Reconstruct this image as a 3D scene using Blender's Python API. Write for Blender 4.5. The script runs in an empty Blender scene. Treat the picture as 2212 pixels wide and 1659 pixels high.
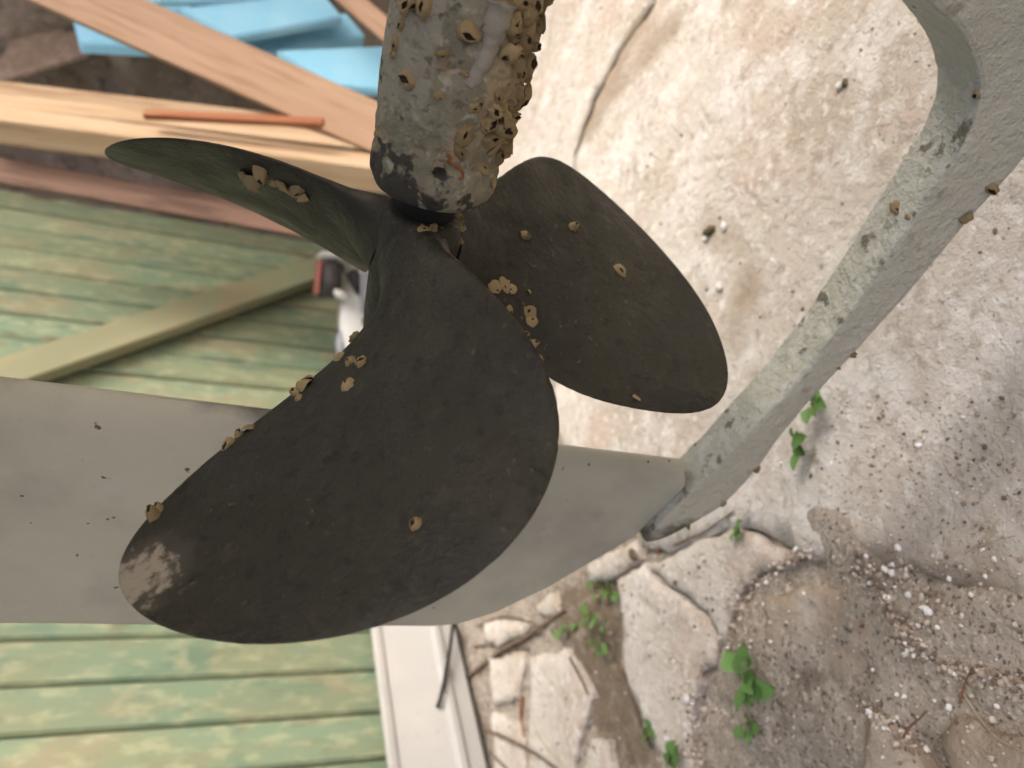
import bpy, bmesh, math, random
import numpy as np
from mathutils import Vector, Matrix, geometry
from mathutils.bvhtree import BVHTree

# ------------------------------------------------------------------ camera, sky, sun, exposure
sc = bpy.context.scene
COL = sc.collection
CAMZ = 0.45                                   # the phone is held low, turned on its side
FPX, CX, CY = 1597.5, 1106.0, 829.5           # focal length and centre in survey pixels (2212 x 1659)
PITCH, ROLL = math.radians(22), math.radians(6.2)
CAM = np.array([0, 0, CAMZ])
FWD = np.array([0, math.cos(PITCH), -math.sin(PITCH)])
DWN = np.array([0, -math.sin(PITCH), -math.cos(PITCH)])
LFT = np.array([-1.0, 0, 0])
RGT = math.cos(ROLL) * DWN - math.sin(ROLL) * LFT
IDN = math.sin(ROLL) * DWN + math.cos(ROLL) * LFT

cam_d = bpy.data.cameras.new('camera')
cam = bpy.data.objects.new('camera', cam_d); COL.objects.link(cam)
cam.matrix_world = Matrix(((RGT[0], -IDN[0], -FWD[0], CAM[0]), (RGT[1], -IDN[1], -FWD[1], CAM[1]),
                           (RGT[2], -IDN[2], -FWD[2], CAM[2]), (0, 0, 0, 1)))
cam_d.sensor_width = 36; cam_d.lens = FPX / 2212 * 36
cam_d.clip_start = 0.01; cam_d.clip_end = 400
cam_d.dof.use_dof = True; cam_d.dof.focus_distance = 0.315; cam_d.dof.aperture_fstop = 9.0
sc.camera = cam

SUN_EL, SUN_AZ = math.radians(48), math.radians(118)     # azimuth from +Y towards +X
w = bpy.data.worlds.new('World'); sc.world = w; w.use_nodes = True
nt = w.node_tree; nt.nodes.clear()
sky = nt.nodes.new('ShaderNodeTexSky'); sky.sky_type = 'NISHITA'; sky.sun_disc = False
sky.sun_elevation = SUN_EL; sky.sun_rotation = SUN_AZ; sky.air_density = 0.5; sky.dust_density = 9.0; sky.ozone_density = 0.3
bg = nt.nodes.new('ShaderNodeBackground'); bg.inputs[1].default_value = 0.15
wo = nt.nodes.new('ShaderNodeOutputWorld')
nt.links.new(sky.outputs[0], bg.inputs[0]); nt.links.new(bg.outputs[0], wo.inputs[0])
sd = bpy.data.lights.new('sun', 'SUN'); sd.energy = 1.0; sd.angle = math.radians(34); sd.color = (1.0, 0.985, 0.885)
so = bpy.data.objects.new('sun', sd); COL.objects.link(so)
sdir = Vector((math.sin(SUN_AZ) * math.cos(SUN_EL), math.cos(SUN_AZ) * math.cos(SUN_EL), math.sin(SUN_EL)))
so.rotation_euler = sdir.to_track_quat('Z', 'Y').to_euler()
so.location = (0, 0, 5)
vs = sc.view_settings
vs.view_transform = 'Standard'; vs.look = 'None'; vs.gamma = 1.0; vs.exposure = 0.82; vs.use_curve_mapping = False
sc.cycles.max_bounces = 5; sc.cycles.diffuse_bounces = 3; sc.cycles.use_denoising = True; sc.cycles.use_adaptive_sampling = True; sc.cycles.adaptive_threshold = 0.02

# ------------------------------------------------------------------ helpers
rnd = random.Random(7)
nrng = np.random.default_rng(5)

def ray(p):
    p = np.asarray(p, float)
    return FPX * FWD + np.multiply.outer(p[..., 0] - CX, RGT) + np.multiply.outer(p[..., 1] - CY, IDN)
def at_z(p, z=0.0):
    r = ray(p); return CAM + r * ((z - CAMZ) / r[..., 2])[..., None]
def at_y(p, y):
    r = ray(p); return CAM + r * (y / r[..., 1])[..., None]
def at_plane(p, n, d):
    r = ray(p); return CAM + r * ((d - CAM @ n) / (r @ n))[..., None]

def _h(i, seed):
    x = (i[..., 0].astype(np.int64) * 73856093) ^ (i[..., 1].astype(np.int64) * 19349663) ^ (i[..., 2].astype(np.int64) * 83492791) ^ (seed * 2654435)
    x = (x ^ (x >> 13)) * 1274126177 & 0x7fffffff
    x = (x ^ (x >> 16)) * 668265263 & 0x7fffffff
    return (x & 0xffff) / 32767.5 - 1.0
def vnoise(p, seed=0):
    p = np.asarray(p, float); i = np.floor(p).astype(np.int64); f = p - i; f = f * f * (3 - 2 * f)
    out = 0
    for a in (0, 1):
        for b in (0, 1):
            for c in (0, 1):
                wgt = (f[..., 0] if a else 1 - f[..., 0]) * (f[..., 1] if b else 1 - f[..., 1]) * (f[..., 2] if c else 1 - f[..., 2])
                out = out + wgt * _h(i + np.array([a, b, c]), seed)
    return out
def fbm(p, scale, oct=4, seed=0, gain=0.5):
    p = np.asarray(p, float) * scale; s = 0; a = 1.0
    for k in range(oct):
        s = s + a * vnoise(p, seed + k * 17); p = p * 2.03 + 11.3; a *= gain
    return s

ORG = {}
def link(o, parent, origin):
    COL.objects.link(o)
    ORG[o.name] = np.array(origin, float)
    if parent is not None:
        o.parent = parent; o.location = Vector(ORG[o.name] - ORG[parent.name])
    else:
        o.location = Vector(ORG[o.name])
    return o
def empty(name, origin, parent=None):
    o = bpy.data.objects.new(name, None); o.empty_display_size = 0.05
    return link(o, parent, origin)
def tag(o, label=None, cat=None, group=None, kind=None):
    if label: o['label'] = label
    if cat: o['category'] = cat
    if group: o['group'] = group
    if kind: o['kind'] = kind
    return o
def mesh(name, verts, faces, mats, smooth=True, attrs=None, midx=None):
    me = bpy.data.meshes.new(name)
    me.from_pydata(np.asarray(verts, float).tolist(), [], [tuple(int(i) for i in f) for f in faces])
    for m in (mats if isinstance(mats, (list, tuple)) else [mats]): me.materials.append(m)
    if midx is not None: me.polygons.foreach_set('material_index', np.asarray(midx, np.int32))
    me.polygons.foreach_set('use_smooth', [smooth] * len(me.polygons))
    for k, v in (attrs or {}).items():
        a = me.attributes.new(k, 'FLOAT', 'POINT'); a.data.foreach_set('value', np.asarray(v, np.float32))
    me.update()
    return me
def part(name, verts, faces, mats, parent, origin, **kw):
    me = mesh(name, np.asarray(verts) - np.asarray(origin), faces, mats, **kw)
    return link(bpy.data.objects.new(name, me), parent, origin)
def fix_normals(me):
    bm = bmesh.new(); bm.from_mesh(me); bmesh.ops.recalc_face_normals(bm, faces=bm.faces); bm.to_mesh(me); bm.free()
def grid_faces(nu, nv, wrap=False, base=0):
    f = []
    for i in range(nu - 1):
        for j in range(nv if wrap else nv - 1):
            j2 = (j + 1) % nv
            f.append((base + i * nv + j, base + i * nv + j2, base + (i + 1) * nv + j2, base + (i + 1) * nv + j))
    return f
def vnormals(v, faces):
    n = np.zeros_like(v)
    for f in faces:
        a, b, c = v[f[0]], v[f[1]], v[f[2]]; k = np.cross(b - a, c - a)
        if len(f) == 4: k = k + np.cross(c - a, v[f[3]] - a)
        for i in f: n[i] += k
    return n / (np.linalg.norm(n, axis=1, keepdims=True) + 1e-12)

# ------------------------------------------------------------------ materials
def mat(name, base, rough=0.75, layers=(), bumps=(), stretch=(1, 1, 1), rand=False, spec=0.4, metal=0.0, rough2=None, hue=0.0):
    m = bpy.data.materials.new(name); m.use_nodes = True
    t = m.node_tree; N = t.nodes; L = t.links
    bs = N['Principled BSDF']
    bs.inputs['Roughness'].default_value = rough; bs.inputs['Metallic'].default_value = metal
    bs.inputs['Specular IOR Level'].default_value = spec
    tc = N.new('ShaderNodeTexCoord'); mp = N.new('ShaderNodeMapping'); mp.inputs['Scale'].default_value = stretch
    L.new(tc.outputs['Object'], mp.inputs['Vector'])
    oi = None
    if rand or hue:
        oi = N.new('ShaderNodeObjectInfo')
    if rand:
        cm = N.new('ShaderNodeCombineXYZ'); mu = N.new('ShaderNodeMath'); mu.operation = 'MULTIPLY'; mu.inputs[1].default_value = 37.0
        L.new(oi.outputs['Random'], mu.inputs[0])
        for k in range(3): L.new(mu.outputs[0], cm.inputs[k])
        L.new(cm.outputs[0], mp.inputs['Location'])
    def noise(scale, detail=3, dist=0.0, r=0.55):
        detail = min(detail, 4)
        n = N.new('ShaderNodeTexNoise'); n.inputs['Scale'].default_value = scale; n.inputs['Detail'].default_value = detail
        n.inputs['Distortion'].default_value = dist; n.inputs['Roughness'].default_value = r
        L.new(mp.outputs[0], n.inputs['Vector']); return n.outputs['Fac']
    def rng(sock, lo, hi, a=0.0, b=1.0):
        r = N.new('ShaderNodeMapRange'); r.inputs[1].default_value = lo; r.inputs[2].default_value = hi
        r.inputs[3].default_value = a; r.inputs[4].default_value = b; L.new(sock, r.inputs[0]); return r.outputs[0]
    def math2(op, a, b):
        n = N.new('ShaderNodeMath'); n.operation = op
        for k, x in enumerate((a, b)):
            if isinstance(x, (int, float)): n.inputs[k].default_value = x
            else: L.new(x, n.inputs[k])
        return n.outputs[0]
    rgb = N.new('ShaderNodeRGB'); rgb.outputs[0].default_value = (*base, 1); col = rgb.outputs[0]
    rsock = None
    for ly in layers:
        kind = ly.get('kind', 'noise')
        if kind == 'noise':
            fac = rng(noise(ly['scale'], ly.get('detail', 4), ly.get('dist', 0.0), ly.get('r', 0.55)), ly['lo'], ly['hi'])
        elif kind == 'voro':
            v = N.new('ShaderNodeTexVoronoi'); v.inputs['Scale'].default_value = ly['scale']; v.inputs['Randomness'].default_value = 1.0
            L.new(mp.outputs[0], v.inputs['Vector']); fac = rng(v.outputs['Distance'], ly['lo'], ly['hi'])
        elif kind == 'attr':
            a = N.new('ShaderNodeAttribute'); a.attribute_name = ly['attr']
            s = math2('ADD', a.outputs['Fac'], math2('MULTIPLY', math2('SUBTRACT', noise(ly['scale'], 5), 0.5), ly.get('amp', 1.0)))
            fac = rng(s, ly['lo'], ly['hi'])
        elif kind == 'spot':
            vm = N.new('ShaderNodeVectorMath'); vm.operation = 'DISTANCE'; L.new(tc.outputs['Object'], vm.inputs[0]); vm.inputs[1].default_value = ly['c']
            s = math2('ADD', vm.outputs['Value'], math2('MULTIPLY', math2('SUBTRACT', noise(ly['scale'], 5), 0.5), ly['amp']))
            fac = rng(s, ly['r1'], ly['r0'])
        if ly.get('mask'):
            fac = math2('MULTIPLY', fac, rng(noise(*ly['mask'][:2]), ly['mask'][2], ly['mask'][3]))
        if ly.get('k', 1.0) != 1.0: fac = math2('MULTIPLY', fac, ly['k'])
        mx = N.new('ShaderNodeMix'); mx.data_type = 'RGBA'
        L.new(fac, mx.inputs[0]); L.new(col, mx.inputs[6]); mx.inputs[7].default_value = (*ly['col'], 1); col = mx.outputs[2]
    if hue:
        hs = N.new('ShaderNodeHueSaturation'); L.new(col, hs.inputs['Color'])
        L.new(rng(oi.outputs['Random'], 0, 1, 1 - hue, 1 + hue), hs.inputs['Value']); col = hs.outputs[0]
    L.new(col, bs.inputs['Base Color'])
    if rough2 is not None: L.new(rng(noise(rough2[0], 4), 0.35, 0.65, rough2[1], rough2[2]), bs.inputs['Roughness'])
    nrm = None
    for b in bumps:
        bn = N.new('ShaderNodeBump'); bn.inputs['Strength'].default_value = b.get('st', 0.6); bn.inputs['Distance'].default_value = b['d']
        if b.get('voro'):
            v = N.new('ShaderNodeTexVoronoi'); v.inputs['Scale'].default_value = b['scale']; L.new(mp.outputs[0], v.inputs['Vector']); src = rng(v.outputs['Distance'], 0.0, 0.35)
        else: src = noise(b['scale'], b.get('detail', 6), b.get('dist', 0.0))
        L.new(src, bn.inputs['Height'])
        if nrm is not None: L.new(nrm, bn.inputs['Normal'])
        nrm = bn.outputs[0]
    if nrm is not None: L.new(nrm, bs.inputs['Normal'])
    return m

def nl(col, scale, lo, hi, **k): return dict(col=col, scale=scale, lo=lo, hi=hi, **k)

M_SOIL = mat('soil', (0.325, 0.285, 0.238), 0.95, [nl((0.40, 0.355, 0.305), 9, 0.42, 0.62), nl((0.24, 0.20, 0.16), 34, 0.52, 0.68), nl((0.48, 0.43, 0.375), 150, 0.55, 0.65, detail=2), nl((0.14, 0.115, 0.09), 230, 0.58, 0.67, detail=2), dict(kind='attr', attr='humus', col=(0.18, 0.142, 0.105), scale=55, lo=0.35, hi=1.0, amp=1.8)],
            [dict(scale=70, d=0.008), dict(scale=260, d=0.006)], spec=0.15)
M_CONC = mat('concrete', (0.545, 0.505, 0.455), 0.92, [nl((0.44, 0.385, 0.325), 4.5, 0.46, 0.66, detail=4, dist=0.4), nl((0.63, 0.605, 0.57), 15, 0.48, 0.62, dist=0.3), nl((0.40, 0.34, 0.28), 28, 0.55, 0.68, mask=(6, 3, 0.42, 0.58)), nl((0.50, 0.425, 0.365), 9, 0.55, 0.66),
             nl((0.69, 0.67, 0.64), 85, 0.55, 0.66, detail=3, k=0.7), nl((0.36, 0.31, 0.26), 75, 0.58, 0.68, detail=3, k=0.65), nl((0.24, 0.20, 0.165), 190, 0.66, 0.71, detail=2, k=0.7),
             dict(kind='attr', attr='dirt', col=(0.345, 0.285, 0.225), scale=22, lo=0.35, hi=0.85, amp=1.1)],
            [dict(scale=34, d=0.006), dict(scale=130, d=0.005), dict(scale=480, d=0.002)], spec=0.15)
M_PEB = None
M_BLADE = mat('weathered_bronze', (0.0275, 0.0268, 0.0185), 0.5, [nl((0.036, 0.034, 0.021), 8, 0.45, 0.70, detail=4), nl((0.0205, 0.0203, 0.0165), 24, 0.47, 0.64, detail=4, k=0.8), nl((0.048, 0.043, 0.026), 110, 0.56, 0.70, detail=4, k=0.6), nl((0.013, 0.0128, 0.0105), 170, 0.55, 0.66, k=0.7),
              nl((0.11, 0.09, 0.055), 240, 0.655, 0.71, detail=2, mask=(16, 3, 0.48, 0.62), k=0.7),
              dict(kind='attr', attr='edge', col=(0.085, 0.062, 0.042), scale=140, lo=0.85, hi=1.25, amp=0.9),
              dict(kind='attr', attr='wear_sheen', col=(0.11, 0.098, 0.075), scale=60, lo=0.25, hi=1.1, amp=0.9), dict(kind='attr', attr='wear_sheen', col=(0.30, 0.265, 0.205), scale=260, lo=0.62, hi=0.95, amp=1.7), dict(kind='attr', attr='wear_sheen', col=(0.035, 0.02, 0.016), scale=120, lo=1.25, hi=1.31, amp=2.0)],
              [dict(scale=40, d=0.0010, st=0.5), dict(scale=240, d=0.0014, st=0.65), dict(scale=700, d=0.0006, st=0.6)], rough2=(40, 0.44, 0.7), spec=0.32)
M_RUD = mat('grey_bottom_paint', (0.475, 0.47, 0.375), 0.6, [nl((0.535, 0.52, 0.42), 5, 0.40, 0.62, detail=4, dist=0.5), nl((0.38, 0.37, 0.315), 16, 0.48, 0.68, k=0.8), nl((0.52, 0.50, 0.435), 60, 0.55, 0.7, k=0.5), nl((0.34, 0.315, 0.25), 34, 0.62, 0.74, k=0.6), nl((0.10, 0.08, 0.06), 120, 0.725, 0.75, detail=2),
             dict(kind='attr', attr='edge', col=(0.20, 0.20, 0.165), scale=60, lo=0.55, hi=1.2, amp=1.2)],
             [dict(scale=18, d=0.003), dict(scale=160, d=0.0008), dict(scale=500, d=0.0004)], rough2=(20, 0.5, 0.72))
M_SKEG = mat('grey_skeg_paint', (0.535, 0.525, 0.43), 0.7, [nl((0.475, 0.465, 0.38), 14, 0.45, 0.66), nl((0.60, 0.575, 0.50), 50, 0.54, 0.7, k=0.6), nl((0.30, 0.26, 0.19), 70, 0.66, 0.74, k=0.7),
             dict(kind='attr', attr='crust', col=(0.435, 0.44, 0.365), scale=35, lo=0.35, hi=0.6, amp=0.25),
             dict(kind='attr', attr='crust', col=(0.55, 0.555, 0.50), scale=120, lo=0.98, hi=1.12, amp=0.9, k=0.7),
             dict(kind='attr', attr='crust', col=(0.17, 0.165, 0.12), scale=95, lo=1.10, hi=1.18, amp=1.1),
             nl((0.16, 0.145, 0.105), 75, 0.70, 0.74, detail=3, mask=(22, 2, 0.46, 0.58)),
             dict(kind='attr', attr='scuff', col=(0.13, 0.12, 0.09), scale=70, lo=0.55, hi=0.85, amp=1.2)],
             [dict(scale=70, d=0.0035), dict(scale=190, d=0.004), dict(scale=420, d=0.0015)])
M_HOUS = mat('fouled_bearing_housing', (0.205, 0.195, 0.138), 0.88, [nl((0.27, 0.258, 0.192), 70, 0.42, 0.58), nl((0.19, 0.18, 0.135), 85, 0.5, 0.64), nl((0.40, 0.385, 0.31), 190, 0.57, 0.67, detail=3, k=0.75), nl((0.30, 0.22, 0.13), 45, 0.56, 0.68),
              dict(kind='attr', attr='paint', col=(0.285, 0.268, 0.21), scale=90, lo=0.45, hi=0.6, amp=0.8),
              nl((0.055, 0.05, 0.042), 120, 0.59, 0.67, detail=3, mask=(35, 3, 0.42, 0.56)),
              dict(kind='attr', attr='tan', col=(0.31, 0.245, 0.15), scale=110, lo=0.35, hi=0.6, amp=1.1),
              dict(kind='attr', attr='black', col=(0.055, 0.052, 0.044), scale=130, lo=0.45, hi=0.62, amp=2.4)],
              [dict(scale=110, d=0.003), dict(scale=420, d=0.0015), dict(scale=190, d=0.0016, voro=True)], spec=0.2)
M_BARN = mat('barnacle_shell', (0.30, 0.222, 0.11), 0.8, [nl((0.40, 0.318, 0.185), 260, 0.45, 0.65), nl((0.17, 0.115, 0.06), 420, 0.55, 0.7)], [dict(scale=900, d=0.0006)], rand=True, hue=0.3, spec=0.25)
M_BDARK = mat('barnacle_mouth', (0.035, 0.022, 0.014), 0.9)
M_BLACK = mat('black_rubber', (0.012, 0.012, 0.012), 0.8)
M_ORANGE = mat('rusty_orange_worm', (0.24, 0.085, 0.025), 0.7)
M_TUBE = mat('pale_grey_crust', (0.31, 0.29, 0.235), 0.85, [nl((0.22, 0.205, 0.16), 120, 0.5, 0.7)], [dict(scale=300, d=0.0008)])
def wood(name, a, b, c, rough=0.72, hue=0.08):
    return mat(name, a, rough, [nl(b, 30, 0.42, 0.58, detail=5, dist=0.4), nl(c, 90, 0.52, 0.64, detail=4, k=0.8), nl(tuple(x * 0.5 for x in c), 9, 0.71, 0.78, detail=2, k=0.6)],
               [dict(scale=90, d=0.0012)], stretch=(0.07, 1, 1), rand=True, hue=hue, spec=0.3)
def green(name, a, b):
    return mat(name, a, 0.6, [nl((0.17, 0.235, 0.155), 10, 0.44, 0.60, detail=4, dist=0.3), nl(b, 11, 0.52, 0.66, detail=4, dist=0.3), nl((0.115, 0.18, 0.125), 18, 0.55, 0.68, detail=4, k=0.85),
              nl((0.33, 0.34, 0.215), 60, 0.50, 0.66, k=0.6), nl((0.17, 0.165, 0.10), 45, 0.58, 0.70, k=0.6), nl((0.11, 0.08, 0.055), 10, 0.68, 0.72, detail=2, k=0.9)],
              [dict(scale=60, d=0.001)], stretch=(0.42, 1, 1), rand=True, hue=0.14, spec=0.3)
M_GREEN = green('green_stained_board', (0.195, 0.228, 0.14), (0.238, 0.22, 0.14))
M_BRACE = mat('olive_stained_brace', (0.235, 0.235, 0.142), 0.6, [nl((0.25, 0.265, 0.165), 9, 0.45, 0.62, detail=4), nl((0.28, 0.25, 0.15), 14, 0.5, 0.65), nl((0.20, 0.25, 0.165), 20, 0.6, 0.75, k=0.6)], [dict(scale=60, d=0.001)], stretch=(0.35, 1, 1), spec=0.4)
M_TAN = wood('tan_planed_plank', (0.345, 0.222, 0.145), (0.39, 0.26, 0.175), (0.27, 0.165, 0.10))
M_PALE = wood('pale_softwood', (0.46, 0.325, 0.20), (0.52, 0.385, 0.255), (0.35, 0.22, 0.125))
M_BRWN = wood('reddish_brown_board', (0.20, 0.12, 0.085), (0.255, 0.155, 0.115), (0.12, 0.07, 0.05))
M_ORST = wood('orange_stained_batten', (0.32, 0.125, 0.06), (0.25, 0.085, 0.04), (0.40, 0.20, 0.105))
M_HARD = mat('brown_fibreboard', (0.215, 0.16, 0.125), 0.95, [nl((0.28, 0.215, 0.17), 40, 0.45, 0.65), nl((0.15, 0.11, 0.085), 90, 0.55, 0.7)], [dict(scale=160, d=0.003)], spec=0.1)
M_BLUE = mat('light_blue_foam', (0.29, 0.63, 0.86), 0.7, [nl((0.36, 0.68, 0.88), 12, 0.4, 0.65), nl((0.21, 0.53, 0.79), 30, 0.6, 0.75, k=0.5)], [dict(scale=400, d=0.0006)], spec=0.3)
M_WALL = mat('rough_earth_wall', (0.26, 0.205, 0.165), 0.95, [nl((0.33, 0.27, 0.22), 10, 0.45, 0.65), nl((0.16, 0.125, 0.10), 25, 0.5, 0.7), nl((0.38, 0.33, 0.29), 70, 0.6, 0.72)], [dict(scale=45, d=0.012), dict(scale=200, d=0.004)], spec=0.1)
M_WHITE = mat('white_plastic_profile', (0.40, 0.40, 0.39), 0.4, [nl((0.45, 0.435, 0.41), 14, 0.45, 0.7, k=0.8), nl((0.33, 0.30, 0.26), 60, 0.62, 0.74, k=0.7), nl((0.30, 0.26, 0.22), 34, 0.735, 0.76, detail=2)])
M_WTOOL = mat('white_tool_plastic', (0.82, 0.82, 0.80), 0.35)
M_GTOOL = mat('bluish_grey_plastic', (0.36, 0.37, 0.42), 0.45)
M_DTOOL = mat('dark_grey_plastic', (0.055, 0.05, 0.055), 0.5, [nl((0.12, 0.11, 0.11), 25, 0.5, 0.7)])
M_RED = mat('red_plastic', (0.55, 0.19, 0.16), 0.45)
M_LEAF = mat('weed_leaf', (0.095, 0.205, 0.05), 0.5, [nl((0.16, 0.29, 0.085), 60, 0.45, 0.65), nl((0.05, 0.14, 0.03), 120, 0.55, 0.7)], rand=True, hue=0.25)
M_LEAF.node_tree.nodes['Principled BSDF'].inputs['Transmission Weight'].default_value = 0.0
M_STEM = mat('weed_stem', (0.20, 0.23, 0.08), 0.7)
M_TWIG = mat('dry_twig', (0.13, 0.092, 0.065), 0.9, [nl((0.22, 0.16, 0.115), 80, 0.45, 0.65)])
M_STRAW = mat('dry_straw', (0.42, 0.34, 0.235), 0.8)
M_RTWIG = mat('red_brown_twig', (0.25, 0.115, 0.06), 0.85, [nl((0.16, 0.08, 0.05), 60, 0.45, 0.65)])
M_STONE_W = mat('white_stone', (0.60, 0.59, 0.57), 0.7, [nl((0.60, 0.58, 0.55), 90, 0.5, 0.7)])
M_STONE_D = mat('dark_olive_stone', (0.10, 0.085, 0.05), 0.8, [nl((0.20, 0.16, 0.10), 70, 0.5, 0.65)])

# ------------------------------------------------------------------ ground sheet
SOILPOLY = np.array([(1730, 1190), (1800, 1060), (1960, 1000), (2080, 1110), (2300, 1130), (2400, 1300), (2400, 1800), (1480, 1800), (1545, 1420), (1600, 1270)], float)
SOILW = at_z(SOILPOLY)[:, :2]
def poly_sd(P, Q):
    """signed distance of points P to polygon Q, positive inside"""
    A = Q; B = np.roll(Q, -1, 0); AB = B - A
    t = np.clip(((P[:, None] - A) * AB).sum(-1) / (AB ** 2).sum(-1), 0, 1)
    d = np.sqrt((((P[:, None] - (A + t[..., None] * AB))) ** 2).sum(-1)).min(1)
    x, y = P[:, 0:1], P[:, 1:2]
    c = ((A[:, 1] > y) != (B[:, 1] > y)) & (x < (B[:, 0] - A[:, 0]) * (y - A[:, 1]) / (B[:, 1] - A[:, 1] + 1e-12) + A[:, 0])
    return np.where(c.sum(1) % 2 == 1, d, -d)
def soil_z(P):
    P3 = np.c_[P, np.zeros(len(P))]
    near = np.exp(-((P[:, 0] ** 2 + (P[:, 1] - 0.8) ** 2) / 4.0))
    z = (0.004 * fbm(P3, 14, 4, 3) + 0.0025 * fbm(P3, 70, 3, 9)) * near
    m = (np.abs(P[:, 0]) < 2) & (np.abs(P[:, 1]) < 2.5)
    sd = np.full(len(P), -1.0); sd[m] = poly_sd(P[m], SOILW)
    s = np.clip((sd + 0.02 + 0.045 * fbm(P3, 14, 5, 21)) / 0.11, 0, 1)
    return z - 0.001 + 0.0125 * s * s * (3 - 2 * s)
def axis(lo, hi, step, far):
    mid = np.arange(lo, hi, step); k = step * 1.35 ** np.arange(1, 40); k = np.cumsum(k); k = k[k < far]
    return np.concatenate([lo - k[::-1], mid, mid[-1] + k])
gx = axis(-1.0, 1.0, 0.0065, 60); gy = axis(0.12, 1.9, 0.0065, 60)
GX, GY = np.meshgrid(gx, gy, indexing='ij'); gp = np.c_[GX.ravel(), GY.ravel()]
gv = np.c_[gp, soil_z(gp)]
HUMUS = [at_z(np.array(p, float))[:, :2] for p in ([(1185, 1280), (1260, 1235), (1335, 1240), (1345, 1310), (1352, 1450), (1445, 1680), (1300, 1680), (1255, 1500), (1225, 1400)], [(1030, 1440), (1090, 1390), (1200, 1325), (1220, 1345), (1100, 1420), (1035, 1470)], [(1560, 1400), (1585, 1300), (1640, 1250), (1600, 1400)])]
hm = np.zeros(len(gv)); _m = (np.abs(gv[:, 0]) < 1.2) & (gv[:, 1] > 0.1) & (gv[:, 1] < 1.6)
for _p in HUMUS: hm[_m] = np.maximum(hm[_m], np.clip((poly_sd(gv[_m, :2], _p) + 0.012) / 0.03, 0, 1))
gf = grid_faces(len(gx), len(gy)); gf = [f[::-1] for f in gf]
ground = part('ground', gv, gf, M_SOIL, None, (0, 0, 0), attrs={'humus': hm}); tag(ground, kind='structure')

def refine(poly, step, jit, seed):
    out = []
    for i in range(len(poly)):
        a, b = poly[i], poly[(i + 1) % len(poly)]; n = max(1, int(np.linalg.norm(b - a) / step))
        for k in range(n): out.append(a + (b - a) * k / n)
    out = np.array(out); p3 = np.c_[out, np.zeros(len(out))]
    out[:, 0] += jit * fbm(p3, 45, 4, seed, 0.7); out[:, 1] += jit * fbm(p3, 45, 4, seed + 5, 0.7)
    return out
def fill(poly, step, jitter=0.3):
    lo, hi = poly.min(0), poly.max(0)
    X, Y = np.meshgrid(np.arange(lo[0], hi[0], step), np.arange(lo[1], hi[1], step)); P = np.c_[X.ravel(), Y.ravel()]
    P = P + nrng.uniform(-jitter, jitter, P.shape) * step
    P = P[poly_sd(P, poly) > step * 0.5]
    vs = [Vector(p) for p in np.concatenate([poly, P])]
    r = geometry.delaunay_2d_cdt(vs, [], [list(range(len(poly)))], 1, 1e-6)
    return np.array([v[:] for v in r[0]]), r[2]
SLABS = []
def slab(px, top, thick=0.03, step=0.009, jit=0.0035, seed=1, rnd_edge=0.005, dirt=0.0, tilt=(0, 0)):
    poly = refine(at_z(np.array(px, float), top)[:, :2], step, jit, seed)
    v2, fs = fill(poly, step)
    sd = np.abs(poly_sd(v2, poly)); p3 = np.c_[v2, np.zeros(len(v2))]
    cen = v2.mean(0)
    z = top + 0.0014 * fbm(p3, 9, 4, seed) + 0.0012 * fbm(p3, 60, 3, seed + 3) - 0.0035 * np.clip(1 - sd / rnd_edge, 0, 1) ** 1.6 + (v2 - cen) @ np.array(tilt)
    v = np.c_[v2, z]
    # skirt round the edge
    bm = bmesh.new(); bv = [bm.verts.new(p) for p in v]; bm.verts.ensure_lookup_table()
    for f in fs:
        try: bm.faces.new([bv[i] for i in f])
        except ValueError: pass
    bmesh.ops.recalc_face_normals(bm, faces=bm.faces)
    be = [e for e in bm.edges if e.is_boundary]
    ex = bmesh.ops.extrude_edge_only(bm, edges=be)
    for g in ex['geom']:
        if isinstance(g, bmesh.types.BMVert): g.co.z -= thick
    bmesh.ops.recalc_face_normals(bm, faces=bm.faces)
    if sum(f.normal.z for f in bm.faces) < 0: bmesh.ops.reverse_faces(bm, faces=bm.faces)
    V = np.array([x.co[:] for x in bm.verts]); bm.verts.index_update(); F = [[x.index for x in f.verts] for f in bm.faces]; bm.free()
    org = np.array([*cen, 0.0])
    d = np.full(len(V), dirt) + 0.22 * np.clip(1 - np.abs(poly_sd(V[:, :2], poly)) / 0.02, 0, 1)
    d = d + 0.6 * np.clip((poly_sd(V[:, :2], SOILW) + 0.05) / 0.10, 0, 1)
    d = d + 0.8 * stain(V[:, :2])
    o = part('concrete_slab', V, F, M_CONC, ground, org, attrs={'dirt': d})
    me = o.data; me.polygons.foreach_set('use_smooth', [p.normal.z > 0.6 for p in me.polygons])
    SLABS.append((V, F)); return o
STAINS = [at_z(np.array(s, float))[:, :2] for s in ([(1405, 10), (1560, 0), (1480, 90), (1420, 170), (1340, 240), (1290, 330), (1250, 330), (1290, 210), (1340, 110)],
          [(1560, 420), (1640, 500), (1700, 600), (1660, 720), (1620, 820), (1560, 760), (1600, 600), (1500, 520)], [(1560, -40), (1680, -40), (1650, 40), (1560, 60)])]
def stain(P):
    out = np.zeros(len(P))
    for s in STAINS:
        out = np.maximum(out, np.clip((poly_sd(P, s) + 0.01) / 0.03, 0, 1))
    return out
T = 0.010
slab([(1100, -420), (1440, -420), (1425, -60), (1404, 10), (1335, 112), (1280, 212), (1235, 330), (1205, 480), (1190, 640), (1180, 900), (960, 1000), (905, 900), (915, 500), (1000, 0)], T, seed=11, step=0.016)
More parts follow.
